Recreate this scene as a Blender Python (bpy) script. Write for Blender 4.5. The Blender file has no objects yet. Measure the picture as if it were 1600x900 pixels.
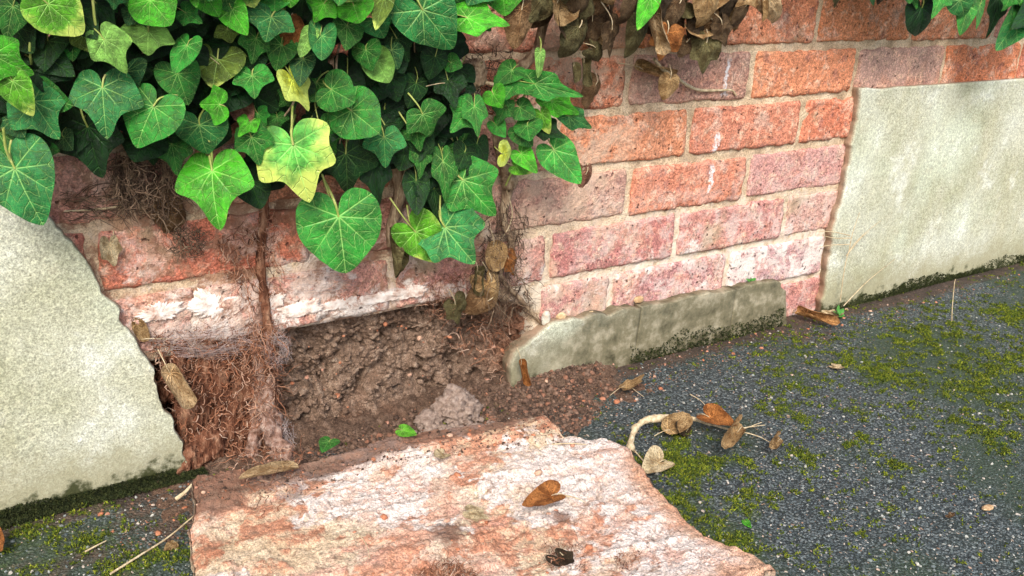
import bpy, math, random
import numpy as np
from mathutils import Matrix, Vector
random.seed(7); rng = np.random.default_rng(7)
SC = bpy.context.scene; COL = SC.collection

# ---------------------------------------------------------------- camera, sky, sun, exposure
FPX, PITCH, ROLL, YAW = 1398.9, 0.36437, 0.04185, 0.57036
CAM = np.array([-0.7613, -0.9250, 0.4206])
_F = np.array([math.sin(YAW)*math.cos(PITCH), math.cos(YAW)*math.cos(PITCH), -math.sin(PITCH)])
_R = np.array([math.cos(YAW), -math.sin(YAW), 0.0]); _U = np.cross(_R, _F)
_R2 = _R*math.cos(ROLL)+_U*math.sin(ROLL); _U2 = -_R*math.sin(ROLL)+_U*math.cos(ROLL)
cd = bpy.data.cameras.new('camera'); cam = bpy.data.objects.new('camera', cd); COL.objects.link(cam)
cd.sensor_width = 36; cd.lens = FPX/1600*36; cd.clip_start = .01; cd.clip_end = 200
cam.matrix_world = Matrix(((_R2[0], _U2[0], -_F[0], CAM[0]), (_R2[1], _U2[1], -_F[1], CAM[1]), (_R2[2], _U2[2], -_F[2], CAM[2]), (0, 0, 0, 1)))
SC.camera = cam
SUN_EL, SUN_AZ = math.radians(44), math.radians(212)     # azimuth clockwise from +Y (north)
w = bpy.data.worlds.new('World'); SC.world = w; w.use_nodes = True
nt = w.node_tree; bg = nt.nodes['Background']; sky = nt.nodes.new('ShaderNodeTexSky')
sky.sky_type = 'NISHITA'; sky.sun_disc = False; sky.sun_elevation = SUN_EL; sky.sun_rotation = SUN_AZ
sky.air_density = 1.0; sky.dust_density = 3.0; sky.ozone_density = .6
nt.links.new(sky.outputs[0], bg.inputs[0]); bg.inputs[1].default_value = .10
sl = bpy.data.lights.new('sun', 'SUN'); sl.energy = 1.4; sl.angle = math.radians(25); sl.color = (1, .95, .87)
so = bpy.data.objects.new('sun', sl); COL.objects.link(so)
_d = Vector((math.sin(SUN_AZ)*math.cos(SUN_EL), math.cos(SUN_AZ)*math.cos(SUN_EL), math.sin(SUN_EL)))
so.rotation_euler = _d.to_track_quat('Z', 'Y').to_euler(); so.location = (0, -2, 3)
SC.view_settings.view_transform = 'Standard'; SC.view_settings.look = 'None'
SC.view_settings.exposure = 1.36; SC.view_settings.gamma = 1

# ---------------------------------------------------------------- measuring: where a sight line meets the wall or the ground
ZG = -0.14
def _ray(u, v): return _F+_R2*(u-800)/FPX-_U2*(v-450)/FPX
def W(u, v, d=0.0):                      # point on the vertical plane d metres in front of the wall face
    r = _ray(u, v); return CAM+r*((-d-CAM[1])/r[1])
def G(u, v, h=0.0):                      # point h metres above the pavement
    r = _ray(u, v); return CAM+r*((ZG+h-CAM[2])/r[2])
def px2m(p, px): return px*float((p-CAM)@_F)/FPX

# ---------------------------------------------------------------- noise
def _h(ix, iy, iz, s):
    n = (ix*73856093) ^ (iy*19349663) ^ (iz*83492791) ^ (s*2654435761)
    n = n & 0xffffffff; n = ((n ^ (n >> 15))*2246822519) & 0xffffffff; n = ((n ^ (n >> 13))*3266489917) & 0xffffffff
    return ((n ^ (n >> 16)) & 0xffffff)/float(0xffffff)*2-1
def vn(P, s=0):
    P = np.asarray(P, float); I = np.floor(P).astype(np.int64); f = P-I; f = f*f*(3-2*f)
    o = 0
    for a in (0, 1):
        for b in (0, 1):
            for c in (0, 1):
                wt = (f[:, 0] if a else 1-f[:, 0])*(f[:, 1] if b else 1-f[:, 1])*(f[:, 2] if c else 1-f[:, 2])
                o = o+wt*_h(I[:, 0]+a, I[:, 1]+b, I[:, 2]+c, s)
    return o
def fbm(P, sc, oc=4, s=0, g=.5):
    P = np.asarray(P, float)*sc; o = 0; a = 1; t = 0
    for k in range(oc):
        o = o+a*vn(P+k*17.3, s+k); t += a; a *= g; P = P*2.03
    return o/t
def ridged(P, sc, oc=4, s=0):
    P = np.asarray(P, float)*sc; o = 0; a = 1; t = 0
    for k in range(oc):
        o = o+a*(1-2*np.abs(vn(P+k*11.1, s+k))); t += a; a *= .5; P = P*2.1
    return o/t
def sm(x, a, b):
    t = np.clip((x-a)/(b-a), 0, 1); return t*t*(3-2*t)
def inpoly(x, y, poly):
    x = np.asarray(x, float); y = np.asarray(y, float); c = np.zeros(x.shape, bool); n = len(poly)
    for i in range(n):
        x0, y0 = poly[i]; x1, y1 = poly[i-1]
        c ^= ((y0 > y) != (y1 > y)) & (x < (x1-x0)*(y-y0)/((y1-y0) or 1e-9)+x0)
    return c
def randpoly(poly, n):
    P = np.array(poly, float); lo = P.min(0); hi = P.max(0); out = np.zeros((0, 2))
    while len(out) < n:
        q = lo+rng.random((n*3, 2))*(hi-lo); out = np.vstack([out, q[inpoly(q[:, 0], q[:, 1], poly)]])
    return out[:n]

# ---------------------------------------------------------------- mesh helpers
def mesh(name, V, Fc, mat=None, smooth=True, uvs=None, attrs=None):
    V = np.asarray(V, np.float32); Fc = np.asarray(Fc, np.int32); m = bpy.data.meshes.new(name)
    k = Fc.shape[1]; nf = len(Fc)
    m.vertices.add(len(V)); m.vertices.foreach_set('co', V.ravel())
    m.loops.add(nf*k); m.loops.foreach_set('vertex_index', Fc.ravel())
    m.polygons.add(nf); m.polygons.foreach_set('loop_start', np.arange(0, nf*k, k, dtype=np.int32))
    try: m.polygons.foreach_set('loop_total', np.full(nf, k, np.int32))
    except Exception: pass
    m.update(calc_edges=True)
    m.polygons.foreach_set('use_smooth', np.full(nf, smooth))
    if uvs:
        for n, d in uvs.items():
            l = m.uv_layers.new(name=n); l.data.foreach_set('uv', np.asarray(d, np.float32).ravel())
    if attrs:
        for n, d in attrs.items():
            a = m.attributes.new(n, 'FLOAT', 'POINT'); a.data.foreach_set('value', np.asarray(d, np.float32))
    if mat: m.materials.append(mat)
    m.validate(); return m
def link(name, m, parent=None, color=None):
    o = bpy.data.objects.new(name, m); COL.objects.link(o)
    if parent is not None: o.parent = parent
    if color is not None: o.color = color
    return o
def tag(o, label=None, cat=None, group=None, kind=None):
    if label: o['label'] = label
    if cat: o['category'] = cat
    if group: o['group'] = group
    if kind: o['kind'] = kind
    return o
def thing(name, label, cat, loc=(0, 0, 0), group=None):
    o = bpy.data.objects.new(name, None); COL.objects.link(o); o.location = loc; o.empty_display_size = .05
    return tag(o, label, cat, group)
def gridF(nu, nv, flip=False, wrap=False):
    i, j = np.meshgrid(np.arange(nu-(0 if wrap else 1)), np.arange(nv-1), indexing='ij')
    a = i*nv+j; b = ((i+1) % nu)*nv+j; F = np.stack([a, b, b+1, a+1], -1).reshape(-1, 4)
    return F[:, ::-1] if flip else F
def tubes(paths, rad, sides=5, noise=0.0, ns=60, seed=0):
    Vs = []; Fs = []; off = 0; ang = np.arange(sides)*2*math.pi/sides
    for p, r in zip(paths, rad):
        p = np.asarray(p, float); n = len(p); T = np.gradient(p, axis=0); T /= np.linalg.norm(T, axis=1)[:, None]+1e-12
        ref = np.array([.3, .9, .2]) if abs(T[0] @ np.array([.3, .9, .2])) < .85 else np.array([1., 0, .1])
        A = np.cross(T, ref); A /= np.linalg.norm(A, axis=1)[:, None]+1e-12; B = np.cross(T, A)
        r = np.broadcast_to(np.asarray(r, float), (n,))
        ring = p[:, None]+r[:, None, None]*(np.cos(ang)[None, :, None]*A[:, None]+np.sin(ang)[None, :, None]*B[:, None])
        if noise:
            q = ring.reshape(-1, 3); d = (q-np.repeat(p, sides, 0)); q = q+d*(noise*fbm(q*np.array([1, 1, .35]), ns, 3, seed))[:, None]; ring = q.reshape(n, sides, 3)
        Vs.append(ring.reshape(-1, 3))
        i, j = np.meshgrid(np.arange(n-1), np.arange(sides), indexing='ij')
        a = i*sides+j; b = i*sides+(j+1) % sides
        Fs.append(np.stack([a, b, b+sides, a+sides], -1).reshape(-1, 4)+off); off += n*sides
    return np.vstack(Vs), np.vstack(Fs)
def spline(pts, n):
    p = np.asarray(pts, float); m = len(p)
    if m == 2: return p[0]+(p[1]-p[0])*np.linspace(0, 1, n)[:, None]
    q = np.vstack([2*p[0]-p[1], p, 2*p[-1]-p[-2]]); t = np.linspace(0, m-1-1e-6, n); i = t.astype(int); f = (t-i)[:, None]
    a, b, c, d = q[i], q[i+1], q[i+2], q[i+3]
    return .5*(2*b+(c-a)*f+(2*a-5*b+4*c-d)*f*f+(3*b-a-3*c+d)*f**3)
def lumps(C, S, sq=(1, 1, 1), seed=3):
    t = (1+5**.5)/2
    v = np.array([(-1, t, 0), (1, t, 0), (-1, -t, 0), (1, -t, 0), (0, -1, t), (0, 1, t), (0, -1, -t), (0, 1, -t), (t, 0, -1), (t, 0, 1), (-t, 0, -1), (-t, 0, 1)])/1.9
    f = np.array([(0, 11, 5), (0, 5, 1), (0, 1, 7), (0, 7, 10), (0, 10, 11), (1, 5, 9), (5, 11, 4), (11, 10, 2), (10, 7, 6), (7, 1, 8), (3, 9, 4), (3, 4, 2), (3, 2, 6), (3, 6, 8), (3, 8, 9), (4, 9, 5), (2, 4, 11), (6, 2, 10), (8, 6, 7), (9, 8, 1)])
    n = len(C); R = np.linalg.qr(rng.normal(size=(n, 3, 3)))[0]
    sc = S[:, None]*np.array(sq)*(.6+.8*rng.random((n, 3)))
    V = v[None]*(1+.35*(rng.random((n, 12, 1))-.5))*sc[:, None]
    V = np.einsum('nij,nkj->nki', R, V)*np.array([1, 1, .8])+C[:, None]
    return V.reshape(-1, 3), (f[None]+12*np.arange(n)[:, None, None]).reshape(-1, 3)

# ---------------------------------------------------------------- material helper
class Mt:
    def __init__(s, name):
        s.m = bpy.data.materials.new(name); s.m.use_nodes = True; s.t = s.m.node_tree; s.n = s.t.nodes; s.l = s.t.links
        s.b = s.n['Principled BSDF']; s.tc = s.n.new('ShaderNodeTexCoord'); s.geo = s.n.new('ShaderNodeNewGeometry'); s.pos = s.geo.outputs['Position']
    def new(s, ty, **k):
        x = s.n.new(ty)
        for a, b in k.items(): setattr(x, a, b)
        return x
    def put(s, sock, v):
        if isinstance(v, bpy.types.NodeSocket): s.l.new(v, sock)
        elif v is not None:
            if sock.type == 'RGBA' and not hasattr(v, '__len__'): v = (v, v, v, 1)
            if sock.type == 'RGBA' and len(v) == 3: v = (*v, 1)
            sock.default_value = v
    def noise(s, sc, det=4, co=None, rough=.55, dist=0, col=False):
        x = s.new('ShaderNodeTexNoise'); s.put(x.inputs['Vector'], co or s.pos); x.inputs['Scale'].default_value = sc
        x.inputs['Detail'].default_value = det; x.inputs['Roughness'].default_value = rough; x.inputs['Distortion'].default_value = dist
        return x.outputs['Color' if col else 'Fac']
    def vor(s, sc, co=None, feat='F1', out='Distance', rnd=1):
        x = s.new('ShaderNodeTexVoronoi', feature=feat); s.put(x.inputs['Vector'], co or s.pos); x.inputs['Scale'].default_value = sc
        x.inputs['Randomness'].default_value = rnd; return x.outputs[out]
    def ma(s, op, a, b=0.0, c=0.0, clamp=False):
        x = s.new('ShaderNodeMath', operation=op, use_clamp=clamp); s.put(x.inputs[0], a); s.put(x.inputs[1], b); s.put(x.inputs[2], c); return x.outputs[0]
    def mr(s, v, a, b, c=0.0, d=1.0, smooth=True):
        x = s.new('ShaderNodeMapRange', interpolation_type='SMOOTHSTEP' if smooth else 'LINEAR')
        for i, q in enumerate((v, a, b, c, d)): s.put(x.inputs[i], q)
        return x.outputs[0]
    def mix(s, f, a, b, mode='MIX'):
        x = s.new('ShaderNodeMix', data_type='RGBA', blend_type=mode); s.put(x.inputs[0], f); s.put(x.inputs[6], a); s.put(x.inputs[7], b); return x.outputs[2]
    def mixf(s, f, a, b):
        x = s.new('ShaderNodeMix', data_type='FLOAT'); s.put(x.inputs[0], f); s.put(x.inputs[2], a); s.put(x.inputs[3], b); return x.outputs[0]
    def ramp(s, f, stops):
        x = s.new('ShaderNodeValToRGB'); s.put(x.inputs[0], f); e = x.color_ramp.elements
        e[0].position, e[0].color = stops[0][0], (*stops[0][1], 1); e[1].position, e[1].color = stops[-1][0], (*stops[-1][1], 1)
        for p, c in stops[1:-1]: q = e.new(p); q.color = (*c, 1)
        return x.outputs[0]
    def sep(s, v): x = s.new('ShaderNodeSeparateXYZ'); s.put(x.inputs[0], v); return x.outputs
    def attr(s, n): x = s.new('ShaderNodeAttribute', attribute_name=n); return x.outputs['Fac']
    def obj(s): x = s.new('ShaderNodeObjectInfo'); return x.outputs
    def bump(s, h, dist=.002, st=1.0, prev=None):
        x = s.new('ShaderNodeBump'); s.put(x.inputs['Height'], h); x.inputs['Distance'].default_value = dist; x.inputs['Strength'].default_value = st
        if prev: s.l.new(prev, x.inputs['Normal'])
        return x.outputs[0]
    def done(s, col, rough=.9, nrm=None, spec=.3, **k):
        s.put(s.b.inputs['Base Color'], col); s.put(s.b.inputs['Roughness'], rough); s.put(s.b.inputs['Specular IOR Level'], spec)
        if nrm: s.l.new(nrm, s.b.inputs['Normal'])
        for a, v in k.items(): s.put(s.b.inputs[a.replace('_', ' ')], v)
        return s.m

# ---------------------------------------------------------------- materials
def smear(s, c):
    # old plaster, lime bloom and brown staining that runs over bricks and joints alike
    z = s.sep(s.pos); n = s.noise(17, 6, None, .7, .4); m = s.noise(38, 6, None, .72, .3)
    left = s.mr(z[0], -.10, -.26, 0, 1); low = s.mr(z[2], .20, .0)
    pl = s.ma('MULTIPLY', s.mr(n, .47, .56), s.ma('MULTIPLY', left, s.mr(z[2], .17, .06, .15, 1)))
    c = s.mix(s.ma('MULTIPLY', pl, .8), c, s.ramp(m, [(.3, (.50, .36, .28)), (.5, (.66, .54, .46)), (.65, (.80, .76, .72))]))
    bz = s.ma('MULTIPLY', s.mr(s.noise(24, 7, None, .75, .4), .50, .57), s.ma('MULTIPLY', left, .8)); c = s.mix(bz, c, s.ramp(m, [(.35, (.16, .075, .045)), (.6, (.36, .20, .13))]))
    mid = s.ma('MULTIPLY', s.mr(z[0], .08, -.05), s.mr(s.noise(12, 6, None, .7), .46, .56)); c = s.mix(s.ma('MULTIPLY', mid, s.ma('MULTIPLY', s.ma('SUBTRACT', 1.0, left), .6)), c, (.62, .46, .34))
    for (u, v0, v1) in ((1116, 205, 238), (1109, 255, 300), (1134, 90, 150)):
        p0, p1 = W(u, v0), W(u, v1); dx = s.ma('ABSOLUTE', s.ma('ADD', s.ma('SUBTRACT', z[0], float(p0[0])), s.ma('MULTIPLY', s.ma('SUBTRACT', s.noise(60, 4, None, .7), .5), .03)))
        dz = s.ma('ABSOLUTE', s.ma('SUBTRACT', z[2], float(p0[2]+p1[2])/2)); hz_ = abs(float(p0[2]-p1[2]))/2
        c = s.mix(s.ma('MULTIPLY', s.mr(dx, .0055, .002), s.ma('MULTIPLY', s.mr(dz, hz_*1.1, hz_*.7), s.mr(s.noise(170, 4, None, .7), .40, .5, .2, .9))), c, (.86, .84, .86))
    right = s.ma('MULTIPLY', s.mr(z[0], -.16, .0), low); c = s.mix(s.ma('MULTIPLY', right, s.mr(m, .44, .62, .0, .5)), c, (.80, .70, .64))
    return c
def mat_brick():
    s = Mt('weathered_brick'); o = s.obj(); rnd = o['Random']
    off = s.new('ShaderNodeCombineXYZ'); s.put(off.inputs[0], s.ma('MULTIPLY', rnd, 9.0)); s.put(off.inputs[2], s.ma('MULTIPLY', rnd, 5.0))
    v = s.new('ShaderNodeVectorMath', operation='ADD'); s.put(v.inputs[0], s.pos); s.put(v.inputs[1], off.outputs[0]); co = v.outputs[0]
    n1 = s.noise(22, 5, co, .6, .6); n2 = s.noise(70, 5, co, .65); n3 = s.noise(420, 3, co, .7); n6 = s.noise(170, 5, co, .8); n6 = s.noise(190, 4, co, .75)
    base = s.mix(1.0, o['Color'], (1.14, 1.06, 1.06), 'MULTIPLY')
    c = s.mix(s.mr(n1, .50, .66, 0, .8), base, s.mix(.45, base, (.64, .28, .16)))
    c = s.mix(s.mr(n2, .50, .70, 0, .8), c, (.76, .50, .36))
    c = s.mix(s.mr(s.noise(48, 4, co, .6), .55, .7, 0, .55), c, (.26, .12, .11))
    c = s.mix(s.mr(s.noise(16, 5, co, .7), .54, .66, 0, .6), c, (.62, .46, .37))
    c = s.mix(1.0, c, s.mixf(1.0, 0, s.mr(n3, .32, .68, .6, 1.4)), 'MULTIPLY')
    c = s.mix(1.0, c, s.mixf(1.0, 0, s.mr(n6, .34, .66, .72, 1.25)), 'MULTIPLY')
    c = smear(s, c)
    wz = s.mr(s.ma('ADD', s.noise(24, 8, s.pos, .75, .6), s.mr(s.sep(s.pos)[2], .055, .02, 0, .10)), s.ma('SUBTRACT', .82, s.ma('MULTIPLY', o['Alpha'], .55)), s.ma('SUBTRACT', .93, s.ma('MULTIPLY', o['Alpha'], .55)))
    c = s.mix(s.ma('MULTIPLY', wz, s.mr(n3, .25, .6, .35, .9)), c, (.84, .78, .72))
    gm = s.mr(s.noise(9, 4, s.pos), .60, .72, 0, .5); c = s.mix(gm, c, (.42, .36, .22))
    vd = s.new('ShaderNodeVectorMath', operation='MULTIPLY_ADD'); s.put(vd.inputs[0], s.noise(120, 3, co, .6, 0, True)); vd.inputs[1].default_value = (.012,)*3; s.put(vd.inputs[2], co)
    pit = s.mr(s.vor(95, vd.outputs[0]), .08, .22, 1, 0); pm = s.mr(s.noise(40, 2, co), .42, .55)
    pit = s.ma('MULTIPLY', pit, pm); pit2 = s.mr(n3, .62, .72)
    c = s.mix(s.ma('MULTIPLY', pit2, .45), c, (.10, .04, .03)); c = s.mix(s.ma('MULTIPLY', pit, .8), c, (.06, .025, .02))
    h = s.ma('SUBTRACT', s.ma('MULTIPLY_ADD', n2, 1.0, s.ma('MULTIPLY_ADD', n3, .4, s.ma('MULTIPLY', n6, .7))), s.ma('MULTIPLY', pit, .7))
    return s.done(c, .93, s.bump(h, .0042, 1), .2)
def mat_mortar():
    s = Mt('lime_mortar'); n1 = s.noise(30, 5, None, .65); n3 = s.noise(500, 3, None, .7); n2 = s.noise(120, 4)
    c = s.ramp(n1, [(.3, (.34, .24, .15)), (.5, (.60, .46, .31)), (.7, (.78, .66, .49))])
    c = s.mix(1.0, c, s.mixf(1.0, 0, s.mr(n3, .3, .7, .6, 1.35)), 'MULTIPLY')
    z = s.sep(s.pos)
    lo = s.mr(z[2], .09, 0, 0, .8); c = s.mix(s.ma('MULTIPLY', lo, s.mr(n1, .4, .55)), c, (.68, .60, .48))
    lf = s.ma('MULTIPLY', s.mr(z[0], -.2, -.4), s.mr(s.noise(14, 4), .46, .58, 0, .8)); c = s.mix(lf, c, (.34, .18, .11)); c = smear(s, c)
    c = s.mix(s.mr(n3, .64, .72, 0, .5), c, (.12, .08, .05))
    return s.done(c, .95, s.bump(s.ma('MULTIPLY_ADD', n2, 1.2, s.ma('MULTIPLY', n3, .6)), .003, 1), .15)
def mat_render():
    s = Mt('cement_render'); z = s.sep(s.pos); n1 = s.noise(7, 5, None, .6); n3 = s.noise(620, 3, None, .75); n2 = s.noise(40, 5, None, .65); n5 = s.noise(260, 3, None, .6)
    c = s.ramp(n1, [(.35, (.38, .385, .26)), (.5, (.47, .475, .36)), (.65, (.54, .555, .46))])
    c = s.mix(s.mr(s.noise(4.5, 3), .5, .68, 0, .6), c, (.60, .66, .53))
    dm = s.new('ShaderNodeMapping'); s.put(dm.inputs[0], s.pos); dm.inputs['Scale'].default_value = (1, 1, .12)
    c = s.mix(s.mr(s.noise(22, 5, dm.outputs[0], .6), .50, .72, 0, .22), c, (.42, .37, .22)); c = s.mix(s.mr(n2, .55, .7, 0, .5), c, (.48, .46, .34)); c = s.mix(s.mr(s.noise(14, 6, None, .7), .56, .66, 0, .5), c, (.72, .74, .66))
    c = s.mix(1.0, c, s.mixf(1.0, 0, s.mr(n3, .34, .66, .66, 1.3)), 'MULTIPLY')
    c = s.mix(1.0, c, s.mixf(1.0, 0, s.mr(n5, .3, .7, .78, 1.2)), 'MULTIPLY')
    ck = s.vor(2.6, s.noise(6, 4, None, .6, 0, True), 'DISTANCE_TO_EDGE'); c = s.mix(s.ma('MULTIPLY', s.mr(s.vor(70), .04, .09, .8, 0), s.mr(s.noise(30, 2), .5, .56)), c, (.16, .15, .09))
    sp = s.mr(s.vor(34), .05, .14, 1, 0); c = s.mix(s.ma('MULTIPLY', sp, s.mr(s.noise(6, 2), .56, .64, 0, .8)), c, (.78, .80, .76))
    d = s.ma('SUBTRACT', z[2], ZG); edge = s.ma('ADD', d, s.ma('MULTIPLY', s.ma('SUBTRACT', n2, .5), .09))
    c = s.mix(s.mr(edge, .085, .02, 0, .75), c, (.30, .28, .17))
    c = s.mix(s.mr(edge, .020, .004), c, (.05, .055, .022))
    c = s.mix(s.mr(s.attr('edge'), .2, 1, 0, .85), c, s.ramp(n2, [(.35, (.20, .13, .08)), (.6, (.44, .27, .18))]))
    c = s.mix(s.mr(s.attr('grime'), .0, 1, 0, .9), c, s.ramp(n2, [(.3, (.05, .045, .025)), (.5, (.16, .14, .085)), (.68, (.36, .32, .23))]))
    return s.done(c, .93, s.bump(s.ma('MULTIPLY_ADD', n3, .6, s.ma('MULTIPLY_ADD', n2, .7, s.ma('MULTIPLY', n5, .3))), .0016, 1), .2)
def mat_asphalt():
    s = Mt('old_asphalt'); p = s.pos; x = s.sep(p)
    wv = s.new('ShaderNodeVectorMath', operation='MULTIPLY_ADD'); s.put(wv.inputs[0], s.noise(90, 2, None, .5, 0, True)); wv.inputs[1].default_value = (.006,)*3; s.put(wv.inputs[2], p); q = wv.outputs[0]
    cell = s.vor(330, q, 'F1', 'Color'); cs = s.sep(cell); dist = s.vor(330, q)
    cell2 = s.sep(s.vor(430, q, 'F1', 'Color')); n = s.noise(600, 3)
    c = s.ramp(cs[0], [(.0, (.032, .043, .044)), (.5, (.072, .092, .097)), (.80, (.125, .150, .155)), (.965, (.16, .175, .165)), (.995, (.44, .42, .37))])
    c = s.mix(s.mr(dist, .42, .62), c, (.022, .030, .031))
    c = s.mix(s.mr(cell2[0], .93, .95, 0, .5), c, (.22, .26, .26)); c = s.mix(s.mr(cell2[1], .985, .99, 0, .7), c, (.45, .28, .18))
    c = s.mix(1.0, c, s.mixf(1.0, 0, s.mr(n, .3, .7, .55, 1.4)), 'MULTIPLY')
    c = s.mix(s.mr(s.noise(5, 4), .42, .60, 0, .7), c, (.028, .050, .024))
    dn = s.noise(60, 5, None, .7)
    da = s.ma('ADD', s.attr('dirt'), s.ma('MULTIPLY', s.ma('SUBTRACT', dn, .5), .9)); c = s.mix(s.mr(da, .3, .75, 0, .9), c, s.ramp(dn, [(.3, (.030, .020, .014)), (.6, (.085, .055, .038)), (.75, (.20, .12, .085))]))
    mo = s.ma('ADD', s.attr('moss'), s.ma('MULTIPLY', s.ma('SUBTRACT', s.noise(130, 3, None, .7), .5), 1.3))
    c = s.mix(s.mr(mo, .2, .95, 0, .65), c, s.ramp(n, [(.3, (.015, .03, .006)), (.7, (.08, .12, .015))]))
    h = s.ma('SUBTRACT', s.ma('MULTIPLY_ADD', cs[1], .8, s.ma('MULTIPLY', n, .35)), s.ma('MULTIPLY', dist, .9))
    return s.done(c, s.mixf(cs[2], .55, .85), s.bump(h, .0022, 1), .4)
def mat_soil(name, a, b, c3):
    s = Mt(name); n = s.noise(120, 6, None, .7); n2 = s.noise(24, 4); n3 = s.noise(700, 3, None, .7)
    c = s.ramp(n, [(.3, a), (.52, b), (.72, c3)])
    c = s.mix(s.mr(n2, .5, .64, 0, .35), c, (.20, .11, .07))
    if name != 'damp_soil':
        x = s.sep(s.pos)[0]; c = s.mix(s.ma('MAXIMUM', s.mr(x, -.46, -.52, 0, .85), s.mr(x, -.22, -.14, 0, .6)), c, s.ramp(n, [(.3, (.09, .03, .018)), (.5, (.24, .09, .045)), (.7, (.38, .20, .12))]))
    c = s.mix(s.mr(s.vor(160), .04, .12, .9, 0), c, (.46, .22, .12)) if name == 'damp_soil' else c
    c = s.mix(1.0, c, s.mixf(1.0, 0, s.mr(n3, .3, .7, .5, 1.5)), 'MULTIPLY')
    return s.done(c, .96, s.bump(s.ma('MULTIPLY_ADD', n, 1.2, s.ma('MULTIPLY', n3, .5)), .005, 1), .15)
def mat_slab():
    s = Mt('brick_stained_render'); x = s.sep(s.pos)
    st = s.new('ShaderNodeMapping'); s.put(st.inputs[0], s.pos); st.inputs['Scale'].default_value = (.95, 1.15, 1); st.inputs['Rotation'].default_value = (0, 0, .12); q = st.outputs[0]
    n1 = s.noise(7, 8, q, .72, .3); n2 = s.noise(30, 7, q, .75, .3); n3 = s.noise(520, 3, None, .7); n4 = s.noise(110, 5, None, .75); nb = s.noise(16, 8, q, .75, .3); n5 = s.noise(240, 4, None, .7)
    c = s.ramp(n1, [(.36, (.62, .46, .30)), (.46, (.70, .56, .40)), (.53, (.72, .54, .42)), (.62, (.66, .38, .27))])
    c = s.mix(s.ma('MULTIPLY', s.attr('patch'), s.mr(n2, .42, .54, .15, .9)), c, s.ramp(nb, [(.35, (.46, .18, .10)), (.55, (.60, .28, .17)), (.7, (.56, .33, .25))]))
    c = s.mix(s.mr(s.noise(11, 8, q, .75, .3), .54, .62, 0, .6), c, (.66, .36, .28))
    c = s.mix(s.ma('MULTIPLY', s.attr('pale'), s.mr(n2, .41, .53, .25, .95)), c, (.80, .71, .65))
    c = s.mix(s.mr(s.attr('rim'), .35, .9, 0, s.mr(x[0], -.38, -.25, 0, .9)), c, s.ramp(n2, [(.35, (.50, .22, .12)), (.6, (.64, .38, .24))]))
    c = s.mix(s.mr(n4, .54, .66, 0, .75), c, (.26, .15, .10)); c = s.mix(s.mr(n2, .57, .66, 0, .7), c, (.30, .19, .13))
    c = s.mix(1.0, c, s.mixf(1.0, 0, s.mr(n3, .3, .7, .64, 1.3)), 'MULTIPLY'); c = s.mix(1.0, c, s.mixf(1.0, 0, s.mr(n5, .3, .7, .78, 1.2)), 'MULTIPLY')
    da = s.ma('ADD', s.attr('dirt'), s.ma('MULTIPLY', s.ma('SUBTRACT', n2, .5), 1.2)); c = s.mix(s.mr(da, .35, .8, 0, .88), c, s.ramp(n4, [(.3, (.09, .05, .035)), (.7, (.28, .15, .10))]))
    c = s.mix(s.attr('edge'), c, s.ramp(n2, [(.35, (.40, .34, .25)), (.6, (.55, .50, .38))]))
    return s.done(c, .93, s.bump(s.ma('MULTIPLY_ADD', n2, 2.0, s.ma('MULTIPLY_ADD', n4, 1.0, s.ma('MULTIPLY', n3, .4))), .004, 1), .2)
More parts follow.
